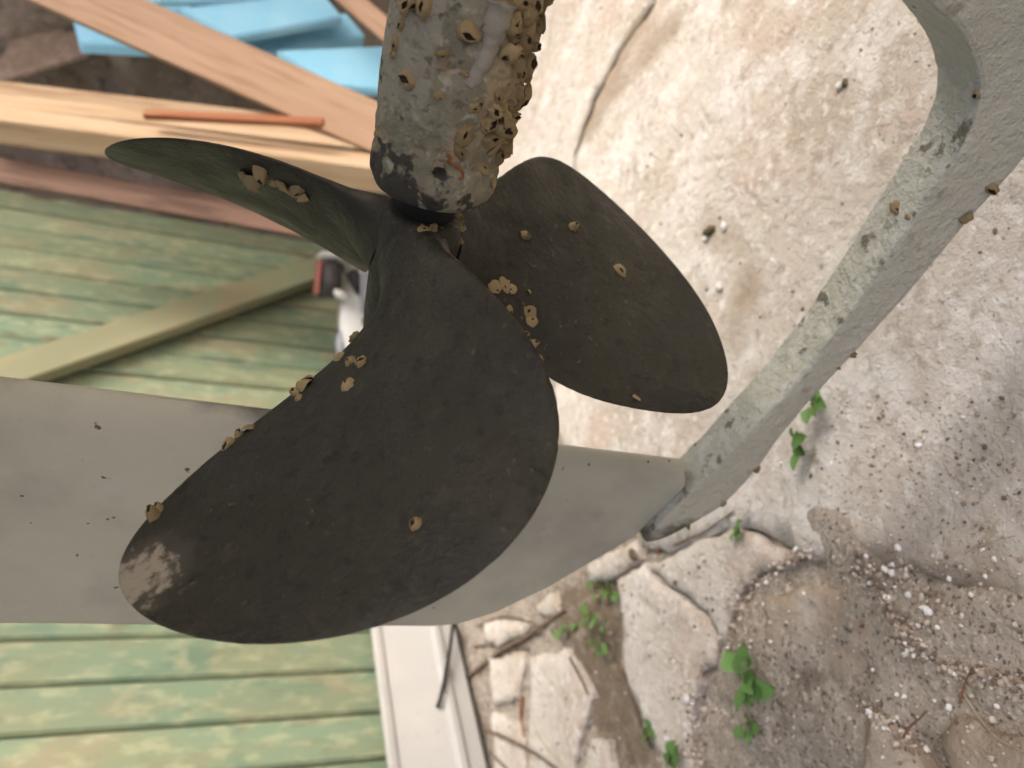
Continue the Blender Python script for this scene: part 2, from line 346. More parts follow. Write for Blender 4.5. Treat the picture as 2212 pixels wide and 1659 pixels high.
slab([(1460, -420), (2500, -420), (2500, 1420), (2250, 1340), (2000, 1235), (1850, 1205), (1735, 1205), (1640, 1150), (1560, 1140), (1440, 1195), (1380, 1180), (1380, 1100), (1260, 1080), (1192, 920), (1197, 650), (1211, 482), (1240, 331), (1285, 214), (1340, 113), (1409, 12), (1434, -60)], T, seed=23, step=0.016)
slab([(1440, 1202), (1560, 1146), (1635, 1157), (1725, 1203), (1674, 1226), (1623, 1248), (1592, 1283), (1576, 1335), (1569, 1376), (1559, 1400), (1520, 1318), (1456, 1270), (1398, 1228)], T + 0.001, seed=31, tilt=(0.01, 0.0))
slab([(1384, 1220), (1398, 1240), (1451, 1280), (1508, 1324), (1544, 1374), (1548, 1408), (1537, 1438), (1508, 1447), (1511, 1474), (1493, 1500), (1490, 1554), (1486, 1591), (1490, 1720), (1460, 1720), (1437, 1659), (1419, 1628), (1389, 1571), (1360, 1504), (1341, 1450), (1341, 1355), (1330, 1280), (1328, 1262)], T + 0.003, seed=41)
slab([(1268, 1215), (1374, 1166), (1379, 1212), (1313, 1258), (1264, 1252)], T, seed=51)
slab([(1042, 1346), (1075, 1337), (1135, 1338), (1150, 1355), (1077, 1395), (1040, 1387)], T - 0.002, seed=57, dirt=0.1)
slab([(1050, 1425), (1128, 1409), (1132, 1428), (1119, 1514), (1062, 1520)], T - 0.001, seed=63, dirt=0.15)
slab([(1146, 1419), (1214, 1405), (1239, 1437), (1264, 1478), (1274, 1514), (1255, 1571), (1228, 1720), (1140, 1720), (1136, 1600), (1142, 1514)], T, seed=71)
slab([(1268, 1602), (1309, 1602), (1322, 1720), (1236, 1720)], T - 0.001, seed=79, dirt=0.15)
slab([(1056, 1532), (1115, 1560), (1130, 1600), (1134, 1720), (1070, 1720)], T - 0.002, seed=83, dirt=0.1)
slab([(1150, 1308), (1200, 1270), (1212, 1322), (1162, 1334)], T - 0.002, seed=87, dirt=0.35)
slab([(1849, 1591), (1871, 1549), (1922, 1580), (1973, 1626), (2040, 1720), (1853, 1720)], T + 0.014, seed=91, tilt=(0.0, -0.04))
slab([(2010, 1600), (2060, 1550), (2130, 1590), (2260, 1600), (2300, 1740), (2080, 1740)], T + 0.010, seed=97, dirt=0.25)
slab([(1640, 1290), (1740, 1260), (1880, 1300), (1885, 1420), (1850, 1500), (1700, 1480), (1640, 1400)], T + 0.0015, seed=101, dirt=0.1)
slab([(1895, 1310), (1990, 1370), (2050, 1440), (1990, 1530), (1880, 1540), (1893, 1430)], T + 0.001, seed=103, dirt=0.15)

GV = [gv]; GF = list(gf); nb = len(gv)
for V, F in SLABS:
    GV.append(V); GF += [[i + nb for i in f] for f in F]; nb += len(V)
GBVH = BVHTree.FromPolygons([Vector(v) for v in np.concatenate(GV)], GF)
def gz(x, y):
    h = GBVH.ray_cast(Vector((x, y, 1)), Vector((0, 0, -1)))
    return h[0].z if h[0] is not None else 0.0
def gpt(px, py):
    r = ray((px, py)); h = GBVH.ray_cast(Vector(CAM), Vector(r / np.linalg.norm(r)))
    return np.array(h[0]) if h[0] is not None else at_z(np.array((px, py), float))

# ------------------------------------------------------------------ grit lying on the ground
ico = bmesh.new(); bmesh.ops.create_icosphere(ico, subdivisions=1, radius=1.0)
IV = np.array([v.co[:] for v in ico.verts]); IF = np.array([[v.index for v in f.verts] for f in ico.faces]); ico.free()
M_GRIT = bpy.data.materials.new('grit'); M_GRIT.use_nodes = True
_t = M_GRIT.node_tree; _a = _t.nodes.new('ShaderNodeAttribute'); _a.attribute_name = 'tone'
_r = _t.nodes.new('ShaderNodeValToRGB'); _e = _r.color_ramp.elements
_e[0].position = 0.0; _e[0].color = (0.13, 0.10, 0.075, 1); _e[1].position = 1.0; _e[1].color = (0.80, 0.80, 0.80, 1)
for pos, c in ((0.3, (0.27, 0.21, 0.16)), (0.6, (0.46, 0.39, 0.32)), (0.8, (0.60, 0.55, 0.48))):
    k = _e.new(pos); k.color = (*c, 1)
_t.links.new(_a.outputs['Fac'], _r.inputs[0]); _t.links.new(_r.outputs[0], _t.nodes['Principled BSDF'].inputs['Base Color'])
_t.nodes['Principled BSDF'].inputs['Roughness'].default_value = 0.85
pts = []
def scatter_line(px, n, spread, smin, smax, white):
    px = np.array(px, float); seg = np.linalg.norm(np.diff(px, axis=0), axis=1); cs = np.r_[0, np.cumsum(seg)] / seg.sum()
    for _ in range(n):
        u = nrng.random(); x = np.interp(u, cs, px[:, 0]) + nrng.normal(0, spread); y = np.interp(u, cs, px[:, 1]) + nrng.normal(0, spread)
        pts.append((x, y, smin * (smax / smin) ** (nrng.random() ** 1.7), 1.0 if nrng.random() < white else nrng.random() * 0.85))
def scatter_box(x0, x1, y0, y1, n, smin, smax, white):
    for _ in range(n):
        pts.append((nrng.uniform(x0, x1), nrng.uniform(y0, y1), smin * (smax / smin) ** (nrng.random() ** 2.2), 1.0 if nrng.random() < white else nrng.random() * 0.85))
scatter_line([(1745, 1190), (1690, 1225), (1630, 1255), (1600, 1300), (1585, 1350), (1575, 1400)], 300, 9, 0.0006, 0.0024, 0.05)
scatter_line([(1850, 1200), (1900, 1290), (1960, 1370), (2030, 1440), (2120, 1460), (2240, 1480)], 520, 11, 0.0006, 0.0024, 0.10)
scatter_line([(1900, 1205), (1950, 1240), (2000, 1300), (2060, 1350)], 90, 24, 0.0006, 0.0026, 0.2)
scatter_line([(1500, 1480), (1500, 1560), (1505, 1659)], 200, 14, 0.0006, 0.0022, 0.1)
scatter_line([(1860, 1520), (1930, 1570), (2000, 1620)], 160, 12, 0.0006, 0.0024, 0.18)
scatter_box(1500, 2212, 1200, 1659, 900, 0.0005, 0.0019, 0.04)
scatter_box(1750, 2212, 850, 1250, 420, 0.0005, 0.0018, 0.06)
scatter_box(1100, 2212, 0, 1100, 380, 0.0005, 0.0020, 0.15)
scatter_box(1060, 1560, 1180, 1659, 330, 0.0006, 0.0024, 0.08)
for x, y, r, tn in [(1985, 962, 3.0, 1), (2130, 1245, 3, 1), (2150, 1207, 3.4, 1), (2100, 1285, 2.6, 1), (1915, 1230, 4.6, 1), (1930, 1238, 4.2, .97), (1935, 1268, 3.2, 1), (1880, 1222, 2.4, 1), (2010, 1322, 5, 1), (1998, 1312, 4, .96), (2026, 1355, 3, 1), (2052, 1250, 3.6, .97),
                      (1738, 1282, 2.6, 1), (1955, 1505, 2.8, 1), (1938, 1500, 2.2, 1), (2052, 1528, 3, 1), (2020, 1513, 2.4, 1), (2155, 1525, 2.8, 1), (1950, 1230, 2.8, .8), (1650, 1305, 2.6, .85), (2080, 1330, 2.6, .9), (1560, 620, 6, 1), (1815, 186, 3.4, 1), (1672, 258, 3, 1), (1795, 95, 2.4, .9)]:
    pts.append((x, y, r * 0.001 * 0.62, tn))
pv, pf, pt = [], [], []; nb = 0
for x, y, r, tn in pts:
    c = gpt(x, y)
    if c[1] > 2.2 or np.linalg.norm(c[:2]) > 2.5: continue
    R3 = np.array(Matrix.Rotation(nrng.uniform(0, 6.28), 3, 'Z') @ Matrix.Rotation(nrng.uniform(0, 6.28), 3, 'X'))
    s = r * nrng.uniform(0.65, 1.3, 3)
    v = (IV * (1 + nrng.uniform(-0.28, 0.28, (len(IV), 1)))) * s @ R3.T
    v = v + c + np.array([0, 0, r * 0.45])
    pv.append(v); pf.append(IF + nb); pt += [min(1, max(0, tn))] * len(v); nb += len(v)
grit = part('grit', np.concatenate(pv), np.concatenate(pf), M_GRIT, None, (0, 0, 0), smooth=False, attrs={'tone': pt})
tag(grit, 'fine white and tan grit scattered over the soil and concrete', 'grit', kind='stuff')

# ------------------------------------------------------------------ fence
AZ = math.radians(44)
FD = np.array([math.sin(AZ), math.cos(AZ), 0.0]); NF = np.array([-FD[1], FD[0], 0.0])     # along the fence, away from the camera
F0 = np.array([-0.52, 1.159, 0.0]); FC = F0 @ NF + 0.035
def box_bm(L, W, Tk, bev):
    bm = bmesh.new(); bmesh.ops.create_cube(bm, size=1.0)
    for v in bm.verts: v.co = Vector((v.co.x * L, v.co.y * W, v.co.z * Tk))
    if bev: bmesh.ops.bevel(bm, geom=bm.edges[:], offset=bev, segments=1, affect='EDGES')
    return bm
def box_mesh(name, L, W, Tk, bev, m):
    me = bpy.data.meshes.new(name); bm = box_bm(L, W, Tk, bev); bm.to_mesh(me); bm.free(); me.materials.append(m); return me
def frame_mat(c, x, y, z):
    return Matrix(((x[0], y[0], z[0], c[0]), (x[1], y[1], z[1], c[1]), (x[2], y[2], z[2], c[2]), (0, 0, 0, 1)))
UP = np.array([0, 0, 1.0])
fence = empty('fence', F0 + NF * 0.035); tag(fence, 'green stained timber fence of upright boards with a diagonal brace', 'fence')
PIT, FH = 0.0705, 1.75
s0 = float(at_plane(np.array((0., 1485.)), NF, FC) @ FD) - 20 * PIT
bme = box_mesh('board', FH, PIT - 0.0032, 0.024, 0.0045, M_GREEN)
k = 0
while True:
    s = s0 + (k + 0.5) * PIT; k += 1
    if s > 1.72: break
    if s < -0.35: continue
    o = bpy.data.objects.new('board', bme)
    c = NF * (FC + 0.010 + rnd.uniform(-0.0012, 0.0012)) + FD * s + UP * (0.03 + FH / 2)
    COL.objects.link(o); o.parent = fence
    o.matrix_basis = Matrix.Translation(Vector(-(F0 + NF * 0.035))) @ frame_mat(c, UP, FD, np.cross(UP, FD))
def fence_bar(name, p0, p1, width, thick, off, m, ext=(0, 0)):
    a = at_plane(np.array(p0, float), NF, FC - off); b = at_plane(np.array(p1, float), NF, FC - off)
    d = b - a; L = np.linalg.norm(d); d /= L; a = a - d * ext[0]; b = b + d * ext[1]; L = np.linalg.norm(b - a)
    n = -NF; y = np.cross(n, d)
    o = bpy.data.objects.new(name, box_mesh(name, L, width, thick, 0.003, m)); COL.objects.link(o); o.parent = fence
    o.matrix_basis = Matrix.Translation(Vector(-(F0 + NF * 0.035))) @ frame_mat((a + b) / 2, d, y, n)
    return o
_a = at_plane(np.array([(403., 650.), (403., 708.)]), NF, FC - 0.04)
_d = at_plane(np.array([(40., 806.), (684., 587.)]), NF, FC - 0.03); _d = (_d[1] - _d[0]) / np.linalg.norm(_d[1] - _d[0])
bw = float(np.linalg.norm((_a[1] - _a[0]) - ((_a[1] - _a[0]) @ _d) * _d))
fence_bar('brace', (40, 803), (684, 585), bw, 0.028, 0.030, M_BRACE, (0.5, 0.12))
for zz in (0.35, 1.45):
    o = bpy.data.objects.new('rail', box_mesh('rail', 2.1, 0.07, 0.04, 0.003, M_GREEN)); COL.objects.link(o); o.parent = fence
    c = NF * (FC + 0.044) + FD * 0.68 + UP * zz
    o.matrix_basis = Matrix.Translation(Vector(-(F0 + NF * 0.035))) @ frame_mat(c, FD, UP, np.cross(FD, UP))

# rough wall behind the timber, closing the corner at the fence's far end
ws = 1.98
X, Z = np.meshgrid(np.linspace(-0.9, 2.6, 120), np.linspace(-0.05, 2.0, 80), indexing='ij')
wp = FD * ws + (NF * FC) - NF[None, None] * X[..., None] + UP * Z[..., None]
wp = wp.reshape(-1, 3); wp = wp - FD * (0.03 * fbm(wp, 6, 5, 77))[:, None]
wv = np.concatenate([wp, wp + FD * 0.3]); n1 = len(wp)
wf = grid_faces(120, 80); wf2 = [tuple(i + n1 for i in f[::-1]) for f in wf]
wob = part('earth_wall', wv, wf + wf2, M_WALL, None, wp.mean(0) * [1, 1, 0]); fix_normals(wob.data)
tag(wob, 'rough brown wall behind the timber and blue foam panels', 'wall')

# ------------------------------------------------------------------ timber and panels leaning in the corner
def plank(name, p0, d0, p1, d1, width, thick, m, label, cat, group=None, twist=0.0, bev=0.002, foot=True):
    a = at_y(np.array(p0, float), d0); b = at_y(np.array(p1, float), d1)
    d = b - a
    if foot: b = a + d * ((0.012 - a[2]) / d[2]); d = b - a        # its foot stands on the ground
    L = np.linalg.norm(d); d /= L; c = (a + b) / 2
    v = CAM - c; v = v - (v @ d) * d; v /= np.linalg.norm(v)
    n = np.array(Matrix.Rotation(twist, 3, Vector(d)) @ Vector(v)); y = np.cross(n, d)
    o = bpy.data.objects.new(name, box_mesh(name, L, width, thick, bev, m)); COL.objects.link(o)
    o.matrix_basis = frame_mat(c, d, y, n)
    tag(o, label, cat, group); return o
G = 'timber leaning in the corner'
plank('plank', (20, -72), 1.74, (930, 330), 1.36, 0.093, 0.020, M_TAN, 'wide tan plank leaning diagonally across the blue panels', 'plank', G, twist=-0.30)
plank('plank', (680, -66), 1.66, (900, 122), 1.42, 0.042, 0.018, M_TAN, 'narrow tan plank crossing behind the bearing housing', 'plank', G, twist=-0.2)
plank('timber_beam', (-60, 262), 1.62, (960, 394), 1.33, 0.050, 0.050, M_PALE, 'pale square timber beam in front of the paler boards', 'timber', G, twist=-1.05)
plank('timber_board', (-60, 219), 1.66, (960, 338), 1.38, 0.040, 0.024, M_PALE, 'pale timber board just behind the square beam', 'timber', G, twist=-0.95)
plank('timber_board', (-60, 186), 1.70, (960, 304), 1.43, 0.026, 0.022, M_PALE, 'pale thin timber board at the back of the stack', 'timber', G, twist=-0.25)
plank('brown_board', (-60, 358), 1.68, (900, 530), 1.42, 0.046, 0.024, M_BRWN, 'reddish brown board standing between pale beam and green fence', 'board', G, twist=-0.15)
plank('batten', (312, 247), 1.475, (700, 266), 1.36, 0.017, 0.013, M_ORST, 'short orange brown batten lying across the pale timber', 'batten', G, twist=-0.9, foot=False)
def panel(quad, dep, thick, m, label, name='foam_panel', cat='foam panel', group='blue foam panels', drop=0.6, ext=False):
    q = at_y(np.array(quad, float), 1.0) - CAM
    q = CAM + q * np.array(dep)[:, None]
    if ext:
        for a_, b_ in ((0, 1), (3, 2)):
            e_ = q[b_] - q[a_]; q[b_] = q[a_] + e_ * ((0.02 - q[a_][2]) / e_[2])
    v = q[0] - CAM; v /= np.linalg.norm(v)
    off = (v * (1 - drop) + IDN * drop); off = off / np.linalg.norm(off) * thick
    V = np.concatenate([q, q + off]); F = [(0, 1, 2, 3), (7, 6, 5, 4)] + [(i, i + 4, (i + 1) % 4 + 4, (i + 1) % 4) for i in range(4)]
    o = part(name, V, F, m, None, q.mean(0) * [1, 1, 1], smooth=False)
    bm = bmesh.new(); bm.from_mesh(o.data); bmesh.ops.recalc_face_normals(bm, faces=bm.faces); bmesh.ops.bevel(bm, geom=bm.edges[:], offset=0.003, segments=2, affect='EDGES'); bm.to_mesh(o.data); bm.free()
    return tag(o, label, cat, group)
panel([(135, -60), (420, -50), (400, 104), (176, 92)], [1.98, 1.92, 1.86, 1.92], 0.026, M_BLUE, 'light blue foam panel left of the wide diagonal plank')
panel([(250, -60), (640, -60), (610, -6), (330, 2)], [1.80, 1.78, 1.76, 1.77], 0.014, M_BLUE, 'light blue foam panel at the top of the pile')
panel([(380, 16), (700, -14), (742, 36), (500, 80)], [1.78, 1.74, 1.72, 1.74], 0.020, M_BLUE, 'light blue foam panel above the wide diagonal plank')
panel([(430, 66), (748, 26), (790, 76), (560, 118)], [1.82, 1.78, 1.76, 1.78], 0.03, M_BLUE, 'blue foam panel mostly hidden under two lighter ones')
panel([(596, 108), (835, 98), (900, 200), (720, 184)], [1.70, 1.66, 1.60, 1.64], 0.018, M_BLUE, 'light blue foam panel touching the bearing housing in view', ext=True)
panel([(-40, 190), (70, 8), (158, 22), (196, 118)], [2.02, 2.16, 2.10, 2.02], 0.012, M_HARD, 'brown fibreboard scrap at the far left of the foam', 'fibreboard_sheet', 'board', None)

# ------------------------------------------------------------------ white profile at the foot of the fence, rod, tool
A = at_z(np.array([(980., 1350.), (1050., 1659.)]), 0.012); dA = (A[1] - A[0]) / np.linalg.norm(A[1] - A[0])
nA = np.cross(dA, UP); nA = nA if nA @ (CAM - A[0]) > 0 else -nA
prof = [(0.004, 0.0), (0.010, 0.004), (0.010, 0.028), (0.013, 0.031), (0.016, 0.034), (0.016, 0.043), (0.013, 0.046), (0.006, 0.048), (-0.012, 0.126), (-0.008, 0.130), (-0.008, 0.139), (-0.013, 0.142), (-0.024, 0.142), (-0.018, 0.044), (-0.008, 0.0)]
st = np.linspace(-1.0, 0.9, 20); V = []
for t in st:
    for (o_, z_) in prof: V.append(A[0] + dA * t + nA * o_ + UP * z_)
n_ = len(prof); F = grid_faces(len(st), n_, True) + [tuple(range(n_)), tuple(range(len(V) - n_, len(V)))[::-1]]
pr = part('plastic_sill', V, F, M_WHITE, None, A[0] * [1, 1, 0], smooth=False); fix_normals(pr.data)
tag(pr, 'white ribbed plastic sill strip along the foot of the green fence', 'sill')
def tube(name, P, R, m, seg=7, parent=None, origin=None, rag=0.0):
    P = np.asarray(P, float); n = len(P); R = np.broadcast_to(R, n)
    tg = np.gradient(P, axis=0); tg /= np.linalg.norm(tg, axis=1, keepdims=True)
    a = np.cross(tg[0], UP if abs(tg[0][2]) < 0.9 else np.array([1., 0, 0])); a /= np.linalg.norm(a); V = []
    for i in range(n):
        a = a - (a @ tg[i]) * tg[i]; a /= np.linalg.norm(a); b = np.cross(tg[i], a)
        for k in range(seg):
            t = 2 * math.pi * k / seg; V.append(P[i] + R[i] * (1 + rag * rnd.uniform(-1, 1)) * (math.cos(t) * a + math.sin(t) * b))
    F = grid_faces(n, seg, True) + [tuple(range(seg))[::-1], tuple(range((n - 1) * seg, n * seg))]
    o = part(name, V, F, m, parent, P[0] if origin is None else origin); fix_normals(o.data); return o
def smooth_path(P, n):
    P = np.asarray(P, float); t = np.linspace(0, len(P) - 1, n); out = []
    for u in t:
        i = min(int(u), len(P) - 2); f = u - i; p0 = P[max(i - 1, 0)]; p1 = P[i]; p2 = P[i + 1]; p3 = P[min(i + 2, len(P) - 1)]
        out.append(0.5 * ((2 * p1) + (-p0 + p2) * f + (2 * p0 - 5 * p1 + 4 * p2 - p3) * f * f + (-p0 + 3 * p1 - 3 * p2 + p3) * f ** 3))
    return np.array(out)
def sill_pt(px, py, o_): return at_plane(np.array((px, py), float), nA, A[0] @ nA + o_)
rod = tube('black_rod', smooth_path([sill_pt(985, 1290, 0.030), sill_pt(972, 1400, 0.026), sill_pt(956, 1490, 0.020), sill_pt(945, 1529, 0.010)], 14), 0.0034, M_BLACK)
tag(rod, 'thin black rod leaning on the white plastic sill', 'rod')

TY = 1.62
tb = at_y(np.array((900., 660.)), TY); tb[2] = gz(tb[0], tb[1])
tool = empty('power_tool', tb); tag(tool, 'white and dark grey tool with a red edge beside the fence', 'tool')
def tool_slab(name, quad, dy, thick, m, bev=0.006):
    q = at_y(np.array(quad, float), TY + dy); off = FWD * [1, 1, 0]; off = off / np.linalg.norm(off) * thick
    V = np.concatenate([q, q + off]); n = len(quad)
    F = [tuple(range(n)), tuple(range(2 * n - 1, n - 1, -1))] + [(i, i + n, (i + 1) % n + n, (i + 1) % n) for i in range(n)]
    o = part(name, V, F, m, tool, tb, smooth=True)
    bm = bmesh.new(); bm.from_mesh(o.data); bmesh.ops.recalc_face_normals(bm, faces=bm.faces); bmesh.ops.bevel(bm, geom=bm.edges[:], offset=bev, segments=3, affect='EDGES'); bm.to_mesh(o.data); bm.free(); return o
tool_slab('body', [(735, 545), (770, 548), (810, 570), (920, 590), (925, 800), (800, 790), (752, 765), (738, 700), (742, 640), (752, 600)], 0.0, 0.07, M_WTOOL)
tool_slab('motor_block', [(698, 560), (742, 562), (740, 600), (735, 640), (715, 643), (690, 636)], -0.03, 0.08, M_DTOOL, 0.008)
tool_slab('red_edge', [(692, 557), (698, 558), (690, 634), (684, 632)], -0.025, 0.07, M_RED, 0.003)
tool_slab('top_cap', [(692, 540), (760, 548), (756, 561), (692, 556)], -0.02, 0.07, M_WTOOL, 0.004)
tool_slab('lever', [(722, 622), (752, 632), (752, 648), (724, 640)], -0.045, 0.02, M_WTOOL, 0.004)
tool_slab('grey_panel', [(778, 588), (840, 588), (840, 690), (784, 680)], -0.02, 0.03, M_GTOOL, 0.006)
tool_slab('dark_grip', [(752, 585), (775, 578), (776, 640), (764, 622), (756, 608)], -0.015, 0.03, M_DTOOL, 0.004)
tool_slab('trigger', [(784, 684), (835, 690), (835, 720), (788, 708)], -0.02, 0.03, M_DTOOL, 0.004)
tool_slab('base_plate', [(729, 735), (741, 700), (748, 770), (735, 790)], 0.02, 0.05, M_GTOOL, 0.004)

# ------------------------------------------------------------------ the boat's stern gear
Q = [896.57586, 551.08337, 0.34161, 0.94887, 0.05539, -1.36396, 0.17267, 2.43885, 0.46786, 0.24015, -0.03086, 0.55609, -1.06111, 0.32101, 0.73269, 1.74588, -1.08309, -1.68417, 0.87183, 1.4558, -1.17502, -0.43993, 0.45649, -3.02747, -0.02419, 0.11514, 0.22118, -0.02163, 0.02627, 0.00301, 0.26235, -0.01798, -0.00212, -0.11387, -0.4869, 0.03546]
HUB = ray((Q[0], Q[1])); HUB = CAM + HUB / np.linalg.norm(HUB) * Q[2]
az, inc = Q[3], Q[4]
AXS = np.array([-math.sin(az) * math.cos(inc), math.cos(az) * math.cos(inc), -math.sin(inc)])      # shaft, pointing aft
AV = np.cross(AXS, UP); AV /= np.linalg.norm(AV); AU = np.cross(AV, AXS)
AFT = np.array([AXS[0], AXS[1], 0]); AFT /= np.linalg.norm(AFT)
NC = np.array([-AFT[1], AFT[0], 0]); NC = NC if NC[1] > 0 else -NC                                   # across the boat, away from the camera
CC = HUB @ NC; SH = HUB @ AFT
def bt(s, z, off=0.0):            # boat frame: aft of the hub, height above ground, across
    s, z, off = np.broadcast_arrays(np.asarray(s, float), np.asarray(z, float), np.asarray(off, float))
    return AFT * (SH + s)[..., None] + UP * z[..., None] + NC * (CC + off)[..., None]
def to_sz(px, off):
    P = at_plane(np.array(px, float), NC, CC + off); return np.c_[P @ AFT - SH, P[:, 2]]
BOAT0 = bt(0.0, 0.0)
boat = empty('boat', BOAT0); tag(boat, 'stern of a boat with dark three-bladed propeller, grey rudder and skeg', 'boat')

# hull above the picture
ss = np.linspace(-1.6, 0.26, 24); hv = []
prf = [(0.0, 0.0), (0.05, 0.012), (0.12, 0.055), (0.19, 0.12), (0.25, 0.20), (0.29, 0.29), (0.31, 0.38), (0.315, 0.46)]
for s in ss:
    bot = CAMZ + 0.20 + 0.06 * max(0, s + 0.2); wd = 1.0 - 0.25 * max(0, s + 0.4)
    sec = [(-o_, z_) for o_, z_ in prf[::-1]] + prf[1:]
    for o_, z_ in sec: hv.append(bt(s, bot + z_, o_ * wd))
nsec = 2 * len(prf) - 1
hf = grid_faces(len(ss), nsec) + [tuple(range(nsec)), tuple(range(len(hv) - nsec, len(hv)))[::-1]]
hf += [(i * nsec, (i + 1) * nsec, (i + 1) * nsec + nsec - 1, i * nsec + nsec - 1) for i in range(len(ss) - 1)]
hull = part('hull', hv, hf, M_RUD, boat, BOAT0, attrs={'edge': np.zeros(len(hv))}); fix_normals(hull.data)

# propeller
X0, HAND = 0.2, 1
def blade_pts(k, x, fr):
    dl = Q[24 + 4 * k:28 + 4 * k]; R = Q[6] * (1 + dl[3])
    xc = np.maximum(x, X0); d = xc - X0; tau = np.sqrt(np.clip((1 - xc) / (1 - X0), 0, 1)); wq = Q[15:21]
    ww = tau * sum(wq[i] * tau ** i for i in range(6)) * R
    sk = sum(Q[11 + i] * d ** (i + 1) for i in range(4)) * R
    r = x * R; rc = xc * R; s = sk + fr * ww
    phi = np.arctan((Q[7] + dl[2] + Q[8] * (xc - .6) + Q[23] * (xc - .6) ** 2) * R / (2 * np.pi * rc))
    ang = Q[5] + dl[0] + k * 2 * np.pi / 3 + HAND * s * np.cos(phi) / rc
    ax = s * np.sin(phi) + (Q[9] + dl[1]) * d * R + Q[10] * d * d * R + (Q[21] + Q[22] * d) * (fr * ww) ** 2 / R
    return HUB + ax[..., None] * AXS + (r * np.cos(ang))[..., None] * AU + (r * np.sin(ang))[..., None] * AV
prop = empty('propeller', HUB, boat); tag(prop, 'dark bronze three-bladed propeller dotted with barnacles')
SURF = {}
def add_surf(key, V, F): SURF[key] = (BVHTree.FromPolygons([Vector(v) for v in V], [list(map(int, f)) for f in F]))
hubr = [(-0.0215, 0.0), (-0.0215, 0.0150), (-0.020, 0.0172), (-0.010, 0.0188), (0.010, 0.0192), (0.030, 0.0185), (0.046, 0.0170), (0.049, 0.016), (0.051, 0.011), (0.064, 0.009), (0.068, 0.005), (0.068, 0.0)]
hv = []
for s, r in hubr:
    for k in range(48):
        t = 2 * math.pi * k / 48; hv.append(HUB + AXS * s + r * (math.cos(t) * AU + math.sin(t) * AV))
hv = np.array(hv); hf = grid_faces(len(hubr), 48, True)
hub = part('hub', hv, hf, M_BLADE, prop, HUB, attrs={'edge': np.zeros(len(hv)), 'wear_sheen': np.zeros(len(hv))}); fix_normals(hub.data)
add_surf('hub', hv, hf)
NU, NV = 90, 61
BLN = {0: 'broad near blade with a scraped pale tip', 1: 'upper blade seen almost edge on', 2: 'lower blade half behind the near blade'}
TIPW = None
for k in range(3):
    tau = np.linspace(1.0, 0.0, NU - 6); xs = np.r_[np.linspace(0.075, 0.19, 6), 1 - (1 - X0) * tau ** 2]
    xs[-1] = 0.99995
    fr = np.sin(np.linspace(-math.pi / 2, math.pi / 2, NV)) * 0.35 + np.linspace(-1, 1, NV) * 0.65
    Xg, Fg = np.meshgrid(xs, fr, indexing='ij')
    P = blade_pts(k, Xg, Fg)
    du = np.gradient(P, axis=0); dv = np.gradient(P, axis=1); nn = np.cross(du, dv); nn /= np.linalg.norm(nn, axis=-1, keepdims=True) + 1e-15
    nn[-1] = nn[-2]
    t0 = 0.0012 + 0.0085 * np.clip(1 - Xg, 0, 1) ** 1.6 + 0.022 * np.clip((0.32 - Xg) / 0.24, 0, 1) ** 2
    prof_t = 0.16 + 0.84 * np.sqrt(np.clip(1 - np.abs(Fg) ** 2.2, 0, 1))
    th = t0 * prof_t
    nz = 0.00035 * fbm(P, 30, 3, 31 + k) * (1 - 0.8 * np.abs(Fg) ** 6)
    # nicked edges
    ed = np.maximum(np.abs(Fg), np.clip((Xg - 0.9) / 0.1, 0, 1)) ** 14
    inw = (P[:, NV // 2:NV // 2 + 1] - P); inw /= np.linalg.norm(inw, axis=-1, keepdims=True) + 1e-9
    P = P + inw * (ed * np.clip(0.0003 * fbm(P, 420, 2, 61 + k) + 0.0008 * np.clip(fbm(P, 110, 2, 5 + k) - 0.7, 0, 1), 0, 0.002))[..., None]
    A_ = P + nn * (th / 2 + nz)[..., None]; B_ = P - nn * (th / 2 - nz)[..., None]
    V = np.concatenate([A_.reshape(-1, 3), B_.reshape(-1, 3)]); nb = NU * NV
    F = grid_faces(NU, NV); F = F + [tuple(i + nb for i in f[::-1]) for f in grid_faces(NU, NV)]
    for i in range(NU - 1):
        for j in (0, NV - 1):
            a0, a1 = i * NV + j, (i + 1) * NV + j; F.append((a0, a1, a1 + nb, a0 + nb) if j == 0 else (a1, a0, a0 + nb, a1 + nb))
    e = ed.ravel(); e = np.r_[e, e]; wr = np.zeros(2 * nb)
    if k == 0:
        r = ray((300., 1245.)); bv = BVHTree.FromPolygons([Vector(v) for v in V], F); h = bv.ray_cast(Vector(CAM), Vector(r / np.linalg.norm(r)))
        tip = np.array(h[0]) if h[0] is not None else P[-1, NV // 2]; TIPW = tip
        far = P[NU // 2, NV // 2]
        wr = np.clip(1.1 - np.linalg.norm(V - tip, axis=1) / 0.023, 0, 1) * 1.1
    if k == 1: wr = 0.42 * np.clip(1.0 - np.linalg.norm(V - P[-1, NV // 2], axis=1) / 0.10, 0, 1)  # upper blade: dried salt and sheen painted into the colour, paler towards the tip
    bl = part('blade', V, F, M_BLADE, prop, HUB, attrs={'edge': e, 'wear_sheen': wr}); fix_normals(bl.data)
    bl['label'] = BLN[k]
    add_surf('blade%d' % k, V, F)

# shaft with its black bearing collar
sh = [(-0.30, 0.0125), (-0.05, 0.0125), (-0.049, 0.0135), (-0.0225, 0.0135), (-0.0223, 0.012), (0.0, 0.012)]
V = [];
for s, r in sh:
    for k in range(32):
        t = 2 * math.pi * k / 32; V.append(HUB + AXS * s + r * (math.cos(t) * AU + math.sin(t) * AV))
shaft = part('propeller_shaft', V, grid_faces(len(sh), 32, True), M_BLACK, boat, HUB); fix_normals(shaft.data)

